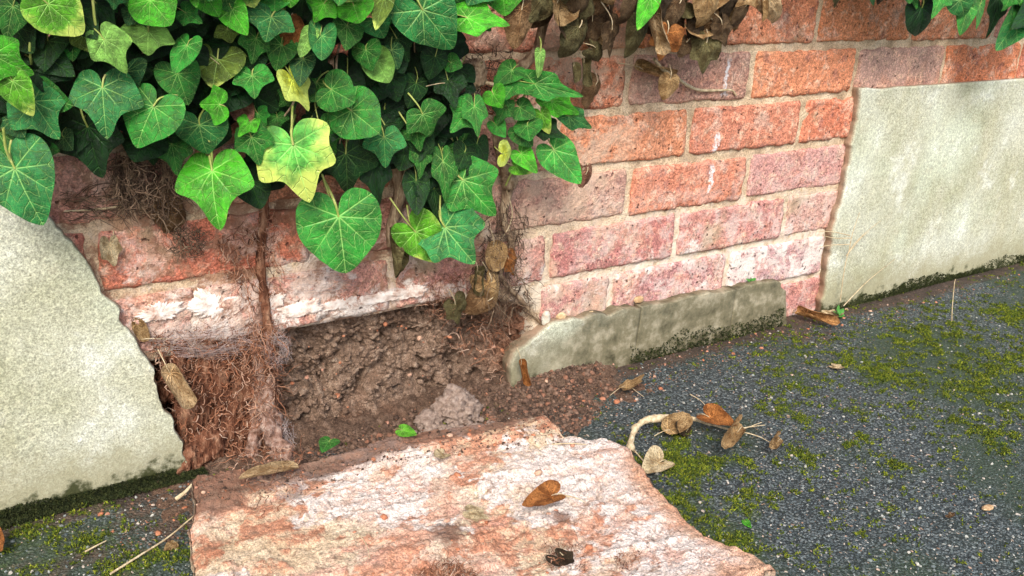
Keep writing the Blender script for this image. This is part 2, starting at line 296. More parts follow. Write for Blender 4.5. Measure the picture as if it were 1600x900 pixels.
def mat_leaf(dead=False):
    s = Mt('dead_ivy_leaf' if dead else 'ivy_leaf'); o = s.obj(); uv = s.new('ShaderNodeUVMap', uv_map='leaf').outputs[0]; vv = s.sep(s.new('ShaderNodeUVMap', uv_map='vein').outputs[0])
    add = s.new('ShaderNodeVectorMath', operation='ADD'); s.put(add.inputs[0], uv); cr = s.new('ShaderNodeCombineXYZ')
    s.put(cr.inputs[0], s.ma('MULTIPLY', o['Random'], 13.0)); s.put(cr.inputs[1], s.ma('MULTIPLY', o['Random'], 29.0)); s.put(add.inputs[1], cr.outputs[0]); q = add.outputs[0]
    S, T = vv[0], vv[1]; wob = s.ma('MULTIPLY', s.ma('SUBTRACT', s.noise(5, 3, q), .5), .16)
    main = s.mr(T, 0.0, s.ma('MULTIPLY_ADD', S, -.014, .027), 1, 0)
    ph = s.ma('MULTIPLY', s.ma('ADD', s.ma('SUBTRACT', S, s.ma('MULTIPLY', T, .95)), wob), 5.4)
    fr = s.ma('ABSOLUTE', s.ma('SUBTRACT', s.ma('FRACT', ph), .5)); secd = s.ma('SUBTRACT', .5, fr)
    sec = s.ma('MULTIPLY', s.mr(secd, 0.0, .095, .9, 0), s.mr(T, .30, .12))
    net = s.ma('MULTIPLY', s.mr(s.vor(17, q, 'DISTANCE_TO_EDGE'), 0, .07, 1, 0), .38); net2 = s.ma('MULTIPLY', s.mr(s.vor(42, q, 'DISTANCE_TO_EDGE'), 0, .09, 1, 0), .16)
    vein = s.ma('MAXIMUM', s.ma('MAXIMUM', main, sec), s.ma('MAXIMUM', net, net2))
    n1 = s.noise(2.6, 3, q); n2 = s.noise(16, 4, q, .65)
    if not dead:
        base = s.mix(1.0, o['Color'], s.mixf(1.0, 0, s.mr(n1, .35, .65, .60, 1.45)), 'MULTIPLY')
        base = s.mix(1.0, base, s.mixf(1.0, 0, s.mr(n2, .3, .7, .8, 1.25)), 'MULTIPLY')
        R = s.new('ShaderNodeVectorMath', operation='LENGTH'); s.put(R.inputs[0], uv)
        yl = s.ma('SUBTRACT', 1.0, o['Alpha']); ym = s.mr(s.ma('ADD', s.ma('MULTIPLY', s.ma('SUBTRACT', n1, .5), 1.1), s.ma('SUBTRACT', R.outputs['Value'], s.ma('MULTIPLY', main, .12))), s.ma('SUBTRACT', 1.10, yl), s.ma('SUBTRACT', 1.50, yl))
        base = s.mix(ym, base, (.50, .60, .12))
        vc = s.mix(.5, s.mix(1.0, base, (1.6, 1.6, 1.6), 'MULTIPLY'), (.42, .66, .20)); vc = s.mix(s.mr(s.sep(s.obj()['Color'])[1], .05, .012), vc, s.mix(1.0, base, (2.5, 3, 2.2), 'MULTIPLY')); c = s.mix(s.ma('MULTIPLY', vein, .9), base, vc)
        spot = s.mr(s.vor(7, q), .02, .05, 1, 0); c = s.mix(s.ma('MULTIPLY', spot, s.mr(n1, .55, .6, 0, .8)), c, (.22, .17, .06))
        c = s.mix(s.ma('MULTIPLY', s.geo.outputs['Backfacing'], .5), c, (.22, .36, .14))
        hb = s.ma('MULTIPLY_ADD', vein, -.5, s.ma('MULTIPLY_ADD', n2, .5, s.ma('MULTIPLY', sec, -.4)))
        return s.done(c, s.mixf(n2, .30, .5), s.bump(hb, .0013, 1.0), .27)
    base = s.mix(s.mr(n1, .38, .66), o['Color'], s.mix(1.0, o['Color'], (.42, .36, .30), 'MULTIPLY'))
    base = s.mix(s.mr(n2, .46, .66, 0, .8), base, s.mix(1.0, o['Color'], (.30, .22, .16), 'MULTIPLY')); base = s.mix(s.mr(s.vor(11, q), .05, .2, .7, 0), base, (.06, .03, .02)); c = s.mix(s.ma('MULTIPLY', vein, .7), base, s.mix(1.0, base, (1.9, 1.8, 1.6), 'MULTIPLY'))
    return s.done(c, .75, s.bump(s.ma('MULTIPLY_ADD', vein, .8, n2), .0018, 1), .2)
def mat_simple(name, cols, sc, bump=.002, rough=.85, spec=.25, stretch=None, useobj=False):
    s = Mt(name); co = s.pos
    if stretch: mp = s.new('ShaderNodeMapping'); s.put(mp.inputs[0], s.pos); mp.inputs['Scale'].default_value = stretch; co = mp.outputs[0]
    n = s.noise(sc, 5, co, .65); c = s.ramp(n, [(.32, cols[0]), (.5, cols[1]), (.68, cols[2])])
    if useobj: c = s.mix(1.0, c, s.obj()['Color'], 'MULTIPLY')
    return s.done(c, rough, s.bump(n, bump, 1), spec)
def mat_crumb(name, cols, sc):
    s = Mt(name); r = s.new('ShaderNodeNewGeometry').outputs['Random Per Island']; n = s.noise(sc, 3)
    st = [(i/(len(cols)-1), c) for i, c in enumerate(cols)]
    c = s.ramp(r, st); c = s.mix(1.0, c, s.mixf(1.0, 0, s.mr(n, .3, .7, .7, 1.3)), 'MULTIPLY')
    return s.done(c, .85, s.bump(n, .001, 1), .3)
M_brick = mat_brick(); M_mortar = mat_mortar(); M_render = mat_render(); M_asph = mat_asphalt(); M_slab = mat_slab()
M_soil = mat_soil('damp_soil', (.06, .036, .026), (.15, .095, .065), (.28, .19, .14))
M_core = mat_soil('crumbled_mortar_core', (.10, .066, .046), (.27, .18, .127), (.46, .35, .265))
M_clod = mat_simple('dry_mortar_clod', [(.16, .11, .085), (.27, .20, .16), (.38, .30, .25)], 200, .003)
M_leaf = mat_leaf(); M_dead = mat_leaf(True)
M_stalk = mat_simple('ivy_stalk', [(.18, .24, .05), (.30, .36, .09), (.42, .42, .16)], 90, .0005, .5)
M_bark = mat_simple('ivy_bark', [(.10, .06, .04), (.27, .19, .12), (.48, .38, .26)], 160, .003, .9, .2, (1, 1, .35))
M_twig = mat_simple('dry_twig', [(.30, .22, .13), (.50, .40, .25), (.62, .54, .38)], 200, .001, .8)
M_root = mat_crumb('root_fibre', [(.05, .022, .015), (.16, .065, .035), (.30, .12, .06), (.45, .24, .15), (.50, .36, .27)], 200)
M_rootd = mat_crumb('dark_root_fibre', [(.035, .022, .015), (.09, .055, .035), (.20, .14, .09)], 200)
M_web = mat_crumb('cobweb_thread', [(.42, .33, .31), (.58, .50, .48)], 50)
M_moss = mat_crumb('moss', [(.015, .035, .004), (.04, .075, .006), (.085, .12, .008), (.15, .18, .012), (.24, .25, .02)], 100)
M_mossd = mat_crumb('dark_moss', [(.010, .016, .004), (.022, .032, .006), (.05, .055, .015)], 100)
M_chip = mat_crumb('stone_chip', [(.04, .055, .058), (.07, .09, .092), (.11, .135, .135), (.19, .21, .20), (.44, .43, .38), (.34, .23, .17)], 200)
M_crumb = mat_crumb('soil_crumb', [(.035, .02, .014), (.07, .042, .028), (.11, .065, .045), (.16, .105, .075), (.22, .10, .06)], 300)
M_redcr = mat_crumb('brick_crumb', [(.28, .10, .05), (.42, .17, .09), (.38, .20, .14), (.50, .33, .23)], 300)
M_flake = mat_simple('ochre_flake', [(.34, .20, .10), (.52, .36, .20), (.62, .50, .32)], 90, .002)
M_rootb = mat_simple('root_bark', [(.035, .015, .010), (.17, .07, .04), (.42, .24, .15)], 120, .009, .95, .1, (1, 1, .3))
M_stone = mat_simple('pale_stone', [(.40, .36, .28), (.55, .52, .44), (.68, .66, .6)], 90, .002)

# ---------------------------------------------------------------- pavement
def blobs(x, y, spec):
    o = np.zeros_like(x)
    for (u, v, ru, amt) in spec:
        c = G(u, v); r = px2m(c, ru)
        o = np.maximum(o, amt*np.exp(-(((x-c[0])**2+(y-c[1])**2)/(r*r))))
    return o
MOSS = [(1090, 725, 100, 1.6), (1060, 770, 70, 1.4), (1030, 690, 60, 1.0), (1120, 790, 75, 1.1), (1160, 760, 70, .9), (1150, 850, 60, .8), (960, 660, 60, .5), (1250, 600, 70, .6), (1400, 590, 90, .75), (1480, 540, 100, .85), (1560, 560, 100, .85), (1450, 650, 80, .5), (1590, 500, 60, .8),
        (1520, 620, 80, .7), (1230, 650, 60, .8), (1330, 640, 60, .6), (1340, 690, 60, .6), (1400, 730, 70, .5), (1240, 720, 60, .7), (1120, 830, 40, .8), (1560, 690, 60, .6), (1420, 540, 50, .5),
        (150, 800, 40, .7), (60, 825, 50, .8), (200, 890, 40, .9), (130, 850, 90, .5), (280, 870, 50, .7), (40, 880, 80, .5), (1180, 700, 50, .8), (40, 860, 50, .6), (1350, 810, 60, .35), (1200, 620, 60, .5), (1230, 560, 60, .35), (1030, 700, 50, .7)]
def moss_f(P):
    x, y = P[:, 0], P[:, 1]; Q = np.c_[x, y, 0*x]
    return np.clip(blobs(x, y, MOSS)*(0.55+1.1*(fbm(Q, 42, 4, 5)))+.34*fbm(Q, 9, 3, 6)+.14*sm(x, -.05, .4)*sm(y, -.62, -.35), 0, 1.4)
def dirt_f(P):
    x, y = P[:, 0], P[:, 1]; Q = np.c_[x, y, 0*x]
    d = sm(y, -.085, -.03)*(.9+.5*fbm(Q, 14, 3, 8))
    d = np.maximum(d, blobs(x, y, [(880, 640, 60, 1.1), (960, 600, 60, .7), (1270, 520, 50, .9), (280, 790, 50, .8), (1400, 470, 50, .5), (150, 840, 200, .55), (40, 860, 160, .5), (250, 800, 90, .9)])*(.8+.6*fbm(Q, 25, 3, 9)))
    return np.clip(d, 0, 1.2)
gx = np.concatenate([[-20, -9, -4, -2.4, -1.8, -1.45, -1.2], np.arange(-1.05, 1.45, .006), [1.55, 1.8, 2.3, 3.2, 5, 9, 20]])
gy = np.concatenate([[-20, -9, -4, -2.2, -1.5, -1.1], np.arange(-.95, .02, .006), [.05, .3]])
X, Y = np.meshgrid(gx, gy, indexing='ij'); P = np.c_[X.ravel(), Y.ravel(), np.zeros(X.size)]
hz = .0022*fbm(P, 20, 3, 1)+.0012*fbm(P, 160, 2, 2)+.004*fbm(P, 3, 2, 3)
mo = moss_f(P); di = dirt_f(P)
P[:, 2] = ZG+hz+.003*np.clip(mo, 0, 1)
tag(link('pavement', mesh('pavement', P, gridF(len(gx), len(gy)), M_asph, attrs={'moss': mo, 'dirt': di})), 'dark weathered asphalt pavement with pale chips, dirt and moss', kind='structure')
def ground_z(x, y):
    q = np.c_[x, y, 0*x]; return ZG+.0022*fbm(q, 20, 3, 1)+.0012*fbm(q, 160, 2, 2)+.004*fbm(q, 3, 2, 3)+.003*np.clip(moss_f(q), 0, 1)

# loose chips bedded in the asphalt
n = 9000; u = rng.random(n)*1900-150; v = 420+rng.random(n)**1.0*560
r = _F[None]+_R2[None]*((u-800)/FPX)[:, None]-_U2[None]*((v-450)/FPX)[:, None]; t = (ZG-CAM[2])/r[:, 2]; C = CAM+r*t[:, None]
k = (C[:, 1] < -.03) & (t > 0) & (C[:, 0] < 1.4); C = C[k]; C[:, 2] = ground_z(C[:, 0], C[:, 1])
S = .0007+.0015*rng.random(len(C))**3
V, Fc = lumps(C, S, (1.2, 1.2, .8))
tag(link('asphalt_chips', mesh('asphalt_chips', V, Fc, M_chip, False)), 'pale stone chips standing proud of the asphalt', 'gravel', kind='stuff')

# ---------------------------------------------------------------- the garden wall
wall = thing('garden_wall', 'old red brick garden wall with a crumbling base and failing cement render', 'wall', (0, 0, ZG))
IW = Matrix.Translation((0, 0, -ZG))
def wpart(name, m, color=None, label=None):
    o = link(name, m, wall, color); o.matrix_parent_inverse = IW
    if label: o['label'] = label
    return o
CAV_X0, CAV_X1 = -.66, -.135
def cav(x, z):       # 1 where the wall base has crumbled away
    top = np.interp(x, [-.7, -.6, -.5, -.42, -.35, -.27, -.2, -.13, -.1], [.0, -.01, -.005, .002, .002, .0, -.01, -.035, -.12])
    return (x > CAV_X0) & (x < CAV_X1) & (z < top)
gx = np.arange(-1.4, 2.0, .006); gz = np.arange(-.16, .80, .006)
X, Z = np.meshgrid(gx, gz, indexing='ij'); P = np.c_[X.ravel(), np.zeros(X.size), Z.ravel()]
y = -.0020+.0026*fbm(P, 40, 4, 11)+.0010*ridged(P, 150, 2, 12); y = np.where(cav(P[:, 0], P[:, 2]), .09, y)
P[:, 1] = y
wpart('mortar', mesh('mortar', P, gridF(len(gx), len(gz)), M_mortar))
BED = .075; BR = .225
def brick_mesh(x0, x1, z0, z1, seed, rough=1.0, proud=.004, vis=True):
    nx, nz = (60, 22) if vis else (12, 5)
    if x1-x0 < .13: nx = max(8, nx//2)
    a = np.linspace(0, 1, nx); b = np.linspace(0, 1, nz); A, B_ = np.meshgrid(a, b, indexing='ij')
    x = x0+(x1-x0)*A; z = z0+(z1-z0)*B_; P = np.c_[x.ravel(), np.zeros(x.size), z.ravel()]
    e = np.minimum(np.minimum(P[:, 0]-x0, x1-P[:, 0]), np.minimum(P[:, 2]-z0, z1-P[:, 2]))
    cr = np.minimum(np.minimum(P[:, 0]-x0, x1-P[:, 0]), 1)+np.minimum(np.minimum(P[:, 2]-z0, z1-P[:, 2]), 1)
    nz1 = fbm(P, 28, 3, seed); nz2 = fbm(P, 130, 3, seed+5)
    chip = sm(fbm(P, 35, 3, seed+9)*rough, .12, .4)
    rad = .0022+.0022*np.clip(nz1, 0, 1)
    y = -proud-.0012*rough*nz1-.0009*rough*nz2-.0007*fbm(P, 300, 2, seed+6)+np.clip(rad-e, 0, 1)**2/rad*1.1+.0018*chip*rough*sm(e, .020, .002)
    y += .003*sm(cr, .008, 0)
    sp = sm(fbm(P, 17, 4, seed+31), .22, .28); y += .0016*sp*min(rough, 1.3)
    ck = np.abs(fbm(P*[1, 1, .6]+3, 22, 4, seed+41)); y += .0018*sm(ck, .012, 0)*min(rough, 1.5)
    j = np.c_[fbm(P, 70, 3, seed+2), fbm(P+9, 70, 3, seed+3)]*.0034*(e < .002)[:, None]
    P[:, 0] += j[:, 0]; P[:, 2] += j[:, 1]; P[:, 1] = y
    F1 = gridF(nx, nz); idx = np.arange(nx*nz).reshape(nx, nz)
    ring = np.concatenate([idx[:, 0], idx[-1, 1:], idx[-2::-1, -1], idx[0, -2:0:-1]]); nb = len(ring)
    back = P[ring].copy(); back[:, 1] = .05; V = np.vstack([P, back]); off = nx*nz; i = np.arange(nb); k = (i+1) % nb
    F2 = np.stack([ring[i], off+i, off+k, ring[k]], -1)
    return mesh('brick', V, np.vstack([F1, F2]), M_brick)
REDS = [(.50, .20, .12), (.48, .19, .12), (.46, .20, .14), (.53, .26, .16), (.42, .18, .14), (.56, .23, .10), (.47, .25, .19)]
PINK = [(.46, .23, .20), (.50, .29, .25), (.40, .20, .20), (.52, .31, .28)]
courses = {  # course number : known joint positions along the wall, taken from the bricks one can see
    4: (float(W(1275, 35)[0]), []), 3: (float(W(1171, 120)[0]), []), 2: (float(W(1074, 210)[0]), []),
    1: (float(W(979, 305)[0]), []), 0: (float(W(1054, 368)[0]), []), -1: (float(W(952, 450)[0]), [])}
special = {(3, 0): ((.60, .26, .14), 0, 1.8), (3, 1): ((.46, .31, .25), .35, .6), (3, 2): ((.56, .22, .11), 0, 1.8), (3, -1): ((.43, .26, .20), .2, .7), (3, -2): ((.50, .20, .11), .1, 1.2),
           (2, 0): ((.52, .22, .14), .08, 1.1), (2, 1): ((.52, .19, .11), 0, 1.7), (2, -1): ((.54, .24, .13), .1, 1), (2, -2): ((.46, .24, .18), .2, 1),
           (1, 0): ((.52, .22, .14), .15, 1.2), (1, 1): ((.48, .27, .24), .3, .8), (1, -1): ((.42, .26, .20), .2, .8), (1, -2): ((.40, .20, .15), .2, 1), (1, -3): ((.45, .16, .10), .3, 1.2), (1, -4): ((.42, .18, .13), .45, 1.2),
           (0, 0): ((.47, .24, .21), .35, .9), (0, 1): ((.50, .32, .27), .3, .7), (0, -1): ((.42, .19, .17), .22, .9), (0, -2): ((.42, .22, .18), .40, 1.2), (0, -3): ((.46, .25, .20), .42, 2.2), (0, -4): ((.50, .30, .24), .42, 2.2), (0, -5): ((.48, .27, .2), .42, 2),
           (-1, 0): ((.44, .24, .23), .35, .8), (-1, 1): ((.46, .30, .30), .5, .7), (-1, -1): ((.42, .22, .20), .35, .9), (4, 0): ((.55, .24, .12), 0, 1.4), (4, -1): ((.52, .22, .12), 0, 1.4), (4, 1): ((.54, .24, .13), 0, 1.4)}
seed = 100
for k in range(-2, 10):
    x00 = courses[k][0] if k in courses else (courses[4][0] if k % 2 == 0 else courses[3][0]+.02)
    if k == -2: x00 = courses[0][0]
    z0 = k*BED+.0052; z1 = (k+1)*BED-.0052
    if k == 3: z0 += 0
    for i in range(-12, 12):
        x0 = x00+i*BR+.0055; x1 = x00+(i+1)*BR-.0055
        if x1 < -1.35 or x0 > 1.95: continue
        cuts = [(x0, x1)]
        if k == 2 and i == 1: pass
        for (a, b) in cuts:
            if k < 0:
                if b > CAV_X0 and a < CAV_X1+.02:
                    if b > CAV_X1+.05: a = max(a, CAV_X1+.012)
                    else: continue
            if b-a < .02: continue
            seed += 7; c, al, ro = special.get((k, i), (random.choice(REDS if k > 0 else PINK), .25 if k < 1 else .1, 1.0))
            vis = -1.0 < b and a < 1.3 and k < 6
            j = random.uniform(-.0015, .0015)
            wpart('brick', brick_mesh(a, b, z0+j, z1+j*.5, seed, ro, .0052+.0008*ro+random.uniform(-.001, .0015), vis), (*c, al))
# wall body behind the facing (keeps it solid from the side and gives the cavity a back)
def box(x0, x1, y0, y1, z0, z1):
    V = np.array([(x, y_, z) for x in (x0, x1) for y_ in (y0, y1) for z in (z0, z1)], float)
    F = np.array([(0, 1, 3, 2), (4, 6, 7, 5), (0, 4, 5, 1), (2, 3, 7, 6), (0, 2, 6, 4), (1, 5, 7, 3)]); return V, F
V, Fc = box(-1.4, 1.99, .10, .22, -.16, .794); wpart('wall_body', mesh('wall_body', V, Fc, M_mortar, False))

# crumbled core in the cavity
nu_, nv_ = 460, 150
gu = np.linspace(CAV_X0-.01, CAV_X1+.02, nu_); t = np.linspace(0, 1, nv_); Ug, Tg = np.meshgrid(gu, t, indexing='ij')
x = Ug.ravel(); tt = Tg.ravel(); z = .008-tt*.16; P = np.c_[x, 0*x, z]
yb = .020+.012*np.sin(tt*math.pi)-.020*tt**3
Q = P.copy()
warp = np.c_[fbm(Q, 20, 2, 60), 0*x, fbm(Q+5, 20, 2, 61)]*.02
rd = ridged(Q+warp, 26, 5, 40); lum = fbm(Q+warp, 48, 4, 41)
Q3 = Q; y = yb-.006*rd-.014*lum+.020*sm(fbm(Q3+warp, 30, 3, 44), .22, .42)-.009*np.round(fbm(Q3*[1, 1, 1.5]+warp*1.5, 30, 2, 49)*3)/3-.0045*np.abs(fbm(Q, 75, 4, 53, .6))+.016*sm(fbm(Q3*[1, 1, 1.6], 55, 2, 57), .38, .5)
y += .03*sm(x, -.20, -.12)*(-1)*sm(tt, .1, .9)
left = sm(x, -.50, -.56); y += left*(.022*ridged(Q*[1.6, 1, .5], 40, 4, 47)-.002)
P[:, 1] = y
P_core = P.copy()
wpart('exposed_core', mesh('exposed_core', P, gridF(nu_, nv_, True), M_core), label='dark crumbling earth and mortar core in the broken wall base')

# cement render that still clings to the wall
def sheet(name, cols_a, cols_b, nu_, nv_, thick, seed, jag=.0015, bulge=.002, edge_sides='a', grime=None, label=None, lo=None):
    """a rendered sheet between curve a and curve b (both lists of (x,z)); a real slab with rough broken edges"""
    def rs(c, n):
        c = np.asarray(c, float); d = np.r_[0, np.cumsum(np.linalg.norm(np.diff(c, axis=0), axis=1))]; q = np.linspace(0, d[-1], n)
        return np.c_[np.interp(q, d, c[:, 0]), np.interp(q, d, c[:, 1])]
    A = rs(cols_a, nu_); B_ = rs(cols_b, nu_); t = np.linspace(0, 1, nv_)
    t = t if nv_ < 8 else .5-.5*np.cos(t*math.pi)*.999
    PP = A[:, None]*(1-t)[None, :, None]+B_[:, None]*t[None, :, None]
    P = np.c_[PP[..., 0].ravel(), np.zeros(nu_*nv_), PP[..., 1].ravel()]
    wa = np.broadcast_to((1-t)**14, (nu_, nv_)).ravel(); wb = np.broadcast_to(t**14, (nu_, nv_)).ravel()
    jn = np.c_[fbm(P, 60, 3, seed), fbm(P+3, 60, 3, seed+1)]*jag*2.5
    P[:, 0] += jn[:, 0]*(wa+wb); P[:, 2] += jn[:, 1]*(wa+wb)
    P[:, 1] = -thick-.5*bulge*fbm(P, 6, 3, seed+4)-.0006*fbm(P, 90, 3, seed+6)
    idx = np.arange(nu_*nv_).reshape(nu_, nv_)
    ring = np.concatenate([idx[:, 0], idx[-1, 1:], idx[-2::-1, -1], idx[0, -2:0:-1]]); nb = len(ring)
    L = [P]; Fs = [gridF(nu_, nv_)]; prev = ring; off = nu_*nv_; ed = [np.zeros(off)]; ctr = P[:, [0, 2]].mean(0)
    for q, (dy, inw) in enumerate([(.0015, -.0008), (.35, -.002), (.7, .0005), (1.1, .003)]):
        R_ = P[ring].copy(); dr = R_[:, [0, 2]]-ctr; dr /= np.linalg.norm(dr, axis=1)[:, None]+1e-9
        R_[:, 1] = P[ring, 1]+(dy if q == 0 else thick*dy); o_ = inw+.0012*fbm(R_, 90, 3, seed+q+20)
        R_[:, 0] -= dr[:, 0]*o_; R_[:, 2] -= dr[:, 1]*o_
        i = np.arange(nb); k = (i+1) % nb; cur = off+np.arange(nb); Fs.append(np.stack([prev[i], cur[i], cur[k], prev[k]], -1)); L.append(R_); prev = cur; off += nb
        ed.append(np.full(nb, .25 if q == 0 else 1.0))
    V = np.vstack(L); e = np.concatenate(ed); gr = grime(V) if grime else np.zeros(len(V))
    return wpart(name, mesh(name, V, np.vstack(Fs), M_render, attrs={'edge': e, 'grime': gr}), label=label)
def wx(pts, d): return [(float(q[0]), float(q[2])) for q in (W(u, v, d) for u, v in pts)]
TH = .020
# left sheet: from beyond the frame to its ragged right-hand break
Re = wx([(82, 348), (100, 368), (118, 392), (138, 412), (152, 440), (172, 470), (186, 500), (205, 520), (222, 552), (240, 575), (250, 605), (258, 640), (272, 662), (284, 700), (296, 722), (299, 748)], TH)
Re = [(Re[0][0]-.02, Re[0][1]+.04)]+Re; Re[-1] = (Re[-1][0], ZG-.006); Re = Re[::-1]
La = [(-1.35, p[1]) for p in Re]
sheet('render_sheet', Re[::-1], [(-1.35, ZG-.006+(p[1]-Re[0][1])) for p in Re[::-1]], 120, 90, TH, 300, .0028, .0015, label='pale green grey cement render left of the hole, its right edge broken diagonally')
Le = wx([(1346, 141), (1343, 175), (1336, 205), (1330, 240), (1326, 270), (1322, 300), (1310, 330), (1303, 360), (1300, 390), (1295, 420), (1290, 450), (1287, 474)], TH)
Le[-1] = (Le[-1][0], ZG-.006)
sheet('render_sheet', [(1.9, ZG-.006+(p[1]-Le[-1][1])/(Le[0][1]-Le[-1][1])*(.232-ZG+.006)) for p in Le], Le, 120, 120, TH+.001, 320, .002, .004, label='pale cement render right of the bare brickwork, its left edge broken')
# low strips at the foot of the bare brickwork, three cracked pieces
tc = [(799, 572), (818, 548), (846, 522), (874, 506), (920, 497), (960, 490), (1002, 481), (1050, 472), (1090, 465), (1150, 453), (1190, 444), (1215, 443), (1228, 456)]
bc = [(806, 592), (830, 592), (870, 588), (905, 582), (940, 574), (965, 566), (990, 558), (1045, 545), (1090, 533), (1140, 518), (1180, 508), (1205, 502), (1232, 492)]
def grim(V): return np.clip(.75*sm(V[:, 2], -.05, -.11)+.55*sm(V[:, 0], -.12, .06)+.52+.9*fbm(V, 20, 5, 77, .7), 0, 1)*(.55+.45*sm(V[:, 0], -.15, -.02))
for (a, b, lb) in ((0, 6, 'pale low strip of render left standing at the wall foot, nearest the hole'), (6, 9, 'middle piece of the low render strip, dark with grime'), (9, 12, 'right end of the low render strip, rounded and grimy')):
    T_ = wx(tc[a:b+1], .026); B_ = wx(bc[a:b+1], .026); B_ = [(p[0], ZG-.006) for p in B_]
    if a: T_[0] = (T_[0][0]+.0022, T_[0][1]); B_[0] = (B_[0][0]+.0022, B_[0][1])
    sheet('render_strip', B_, T_, 60, 24, .026+random.uniform(-.001, .001), 340+a, .0025, .006, grime=grim, label=lb)

M_lime = mat_simple('lime_smear', [(.40, .25, .19), (.68, .60, .54), (.82, .79, .76)], 75, .003, .95, .15)
def smear_patch(u, v, ru, rv, slope, seed):
    c = W(u, v, .0065); rx = px2m(c, ru)/.84; rz = px2m(c, rv); na_, nr_ = 180, 26; th = np.arange(na_)*2*math.pi/na_; rr_ = np.linspace(0, 1, nr_)
    o = np.c_[np.cos(th), np.sin(th), 0*th]; k_ = 1+.9*fbm(o, 2.2, 6, seed, .75); r_ = (k_[:, None]*rr_[None]).ravel(); T_ = np.repeat(th, nr_)
    x = rx*r_*np.cos(T_); z = rz*r_*np.sin(T_)
    P = np.c_[c[0]+x, 0*x, c[2]+z]; e_ = np.tile(rr_, na_); P[:, 1] = -.0078-.0014*(1-e_**3)-.0018*fbm(P, 90, 4, seed+1)-.0028*fbm(P, 34, 3, seed+2)+.006*sm(e_, .7, 1)
    wpart('lime_smear', mesh('lime_smear', P, gridF(na_, nr_, False, True), M_lime), label='ragged white smear of lime mortar over the lowest bricks')
for a_ in ((470, 482, 38, 15, 0, 701), (535, 474, 46, 13, 0, 711), (600, 464, 44, 11, 0, 716), (642, 456, 30, 11, 0, 721), (335, 476, 34, 22, 0, 731), (250, 488, 36, 20, 0, 741), (430, 468, 18, 20, 0, 761)): smear_patch(*a_)
# ---------------------------------------------------------------- fallen slab
OUT = [(302, 758), (330, 752), (372, 746), (415, 742), (455, 733), (520, 716), (560, 706), (600, 694), (640, 685), (700, 676), (760, 668), (810, 660), (852, 652), (868, 672), (882, 682), (905, 683), (935, 688), (962, 691), (985, 703),
       (992, 722), (1008, 741), (1030, 765), (1047, 785), (1062, 802), (1085, 822), (1108, 840), (1135, 850), (1165, 862), (1190, 874), (1210, 889), (1150, 925), (1040, 950), (900, 965), (700, 975), (500, 960), (380, 955), (296, 945), (300, 915), (305, 893), (300, 870), (298, 848), (303, 820), (308, 800), (304, 780)]
HS = .036
pts = np.array([G(u, v, HS)[:2] for u, v in OUT]); c0 = G(720, 800, HS)[:2]
d = np.r_[0, np.cumsum(np.linalg.norm(np.diff(np.vstack([pts, pts[:1]]), axis=0), axis=1))]; na = 520; q = np.linspace(0, d[-1], na, endpoint=False)
pc = np.vstack([pts, pts[:1]]); ox = np.interp(q, d, pc[:, 0]); oy = np.interp(q, d, pc[:, 1]); o2 = np.c_[ox, oy]
dr = o2-c0; o3 = np.c_[o2, 0*ox]; o2 = o2+dr/np.linalg.norm(dr, axis=1)[:, None]*(.004*fbm(o3, 40, 3, 71)+.0018*fbm(o3, 220, 2, 73))[:, None]
nr = 230; rr = np.linspace(0, 1, nr)**.75
PP = c0[None, None]+(o2-c0)[:, None]*rr[None, :, None]; P = np.c_[PP.reshape(-1, 2), np.zeros(na*nr)]
def slab_patch(P):
    Q = np.c_[P[:, 0]*.95+P[:, 1]*.1, P[:, 1]*1.15, 0*P[:, 0]]
    return sm(fbm(Q, 13, 6, 181, .62), .03, .06)
def slab_h(P):
    Q = np.c_[P[:, 0]*.6, P[:, 1]*1.4, 0*P[:, 0]]
    h = HS+.004*fbm(Q, 14, 4, 81)+.0022*ridged(Q, 50, 3, 82)+.0012*fbm(P[:, :3]*[1, 1, 0], 200, 2, 83)+.004*sm(fbm(Q, 11, 3, 88), .05, .12)
    bl = (P[:, 1]+.10*P[:, 0]+.02) % .075; h += .0025*np.exp(-((bl-.0375)/.006)**2)
    h = h+.0028*slab_patch(P)-.003*sm(np.abs(fbm(P*[1, .7, 0], 7, 5, 195)), .008, 0)+.0012*ridged(P*[1, 1, 0], 120, 3, 86)
    return h+.012*sm(P[:, 1], -.15, -.02)
z = slab_h(P); er = np.broadcast_to(rr, (na, nr)).ravel(); P[:, 2] = ZG+z-.004*sm(er, .975, 1)
F1 = gridF(na, nr, True, True); ring = np.arange(na)*nr+nr-1; L = [P]; Fs = [F1]; prev = ring; off = na*nr; ed = [np.zeros(off)]
nrm = (o2-c0)/np.linalg.norm(o2-c0, axis=1)[:, None]
for s_, (h_, inw) in enumerate([(.003, -.002), (.010, -.001), (.018, .001), (.026, .004)]):
    R_ = P[ring].copy(); R_[:, 2] = np.maximum(R_[:, 2]-h_, ZG+.001); R_[:, :2] -= nrm*(inw+.002*fbm(R_, 120, 3, 90+s_))[:, None]
    i = np.arange(na); k = (i+1) % na; cur = off+i; Fs.append(np.stack([prev[i], prev[k], cur[k], cur[i]], -1)); L.append(R_); prev = cur; off += na; ed.append(np.full(na, .4 if s_ == 0 else .9))
V = np.vstack(L); yy = V[:, 1]
dt = np.clip(1.15*sm(yy, -.22, -.07)*sm(V[:, 0], -.25, -.45)+1.3*sm(yy, -.085, -.050)+1.15*np.r_[sm(er, .74, .96)*np.repeat(sm(nrm[:, 1], .35, .8), nr), np.ones(len(V)-len(er))*0]+.8*blobs(V[:, 0], V[:, 1], [(420, 790, 55, 1), (870, 860, 30, .9), (700, 890, 50, 1), (350, 800, 60, .7)]), 0, 1)
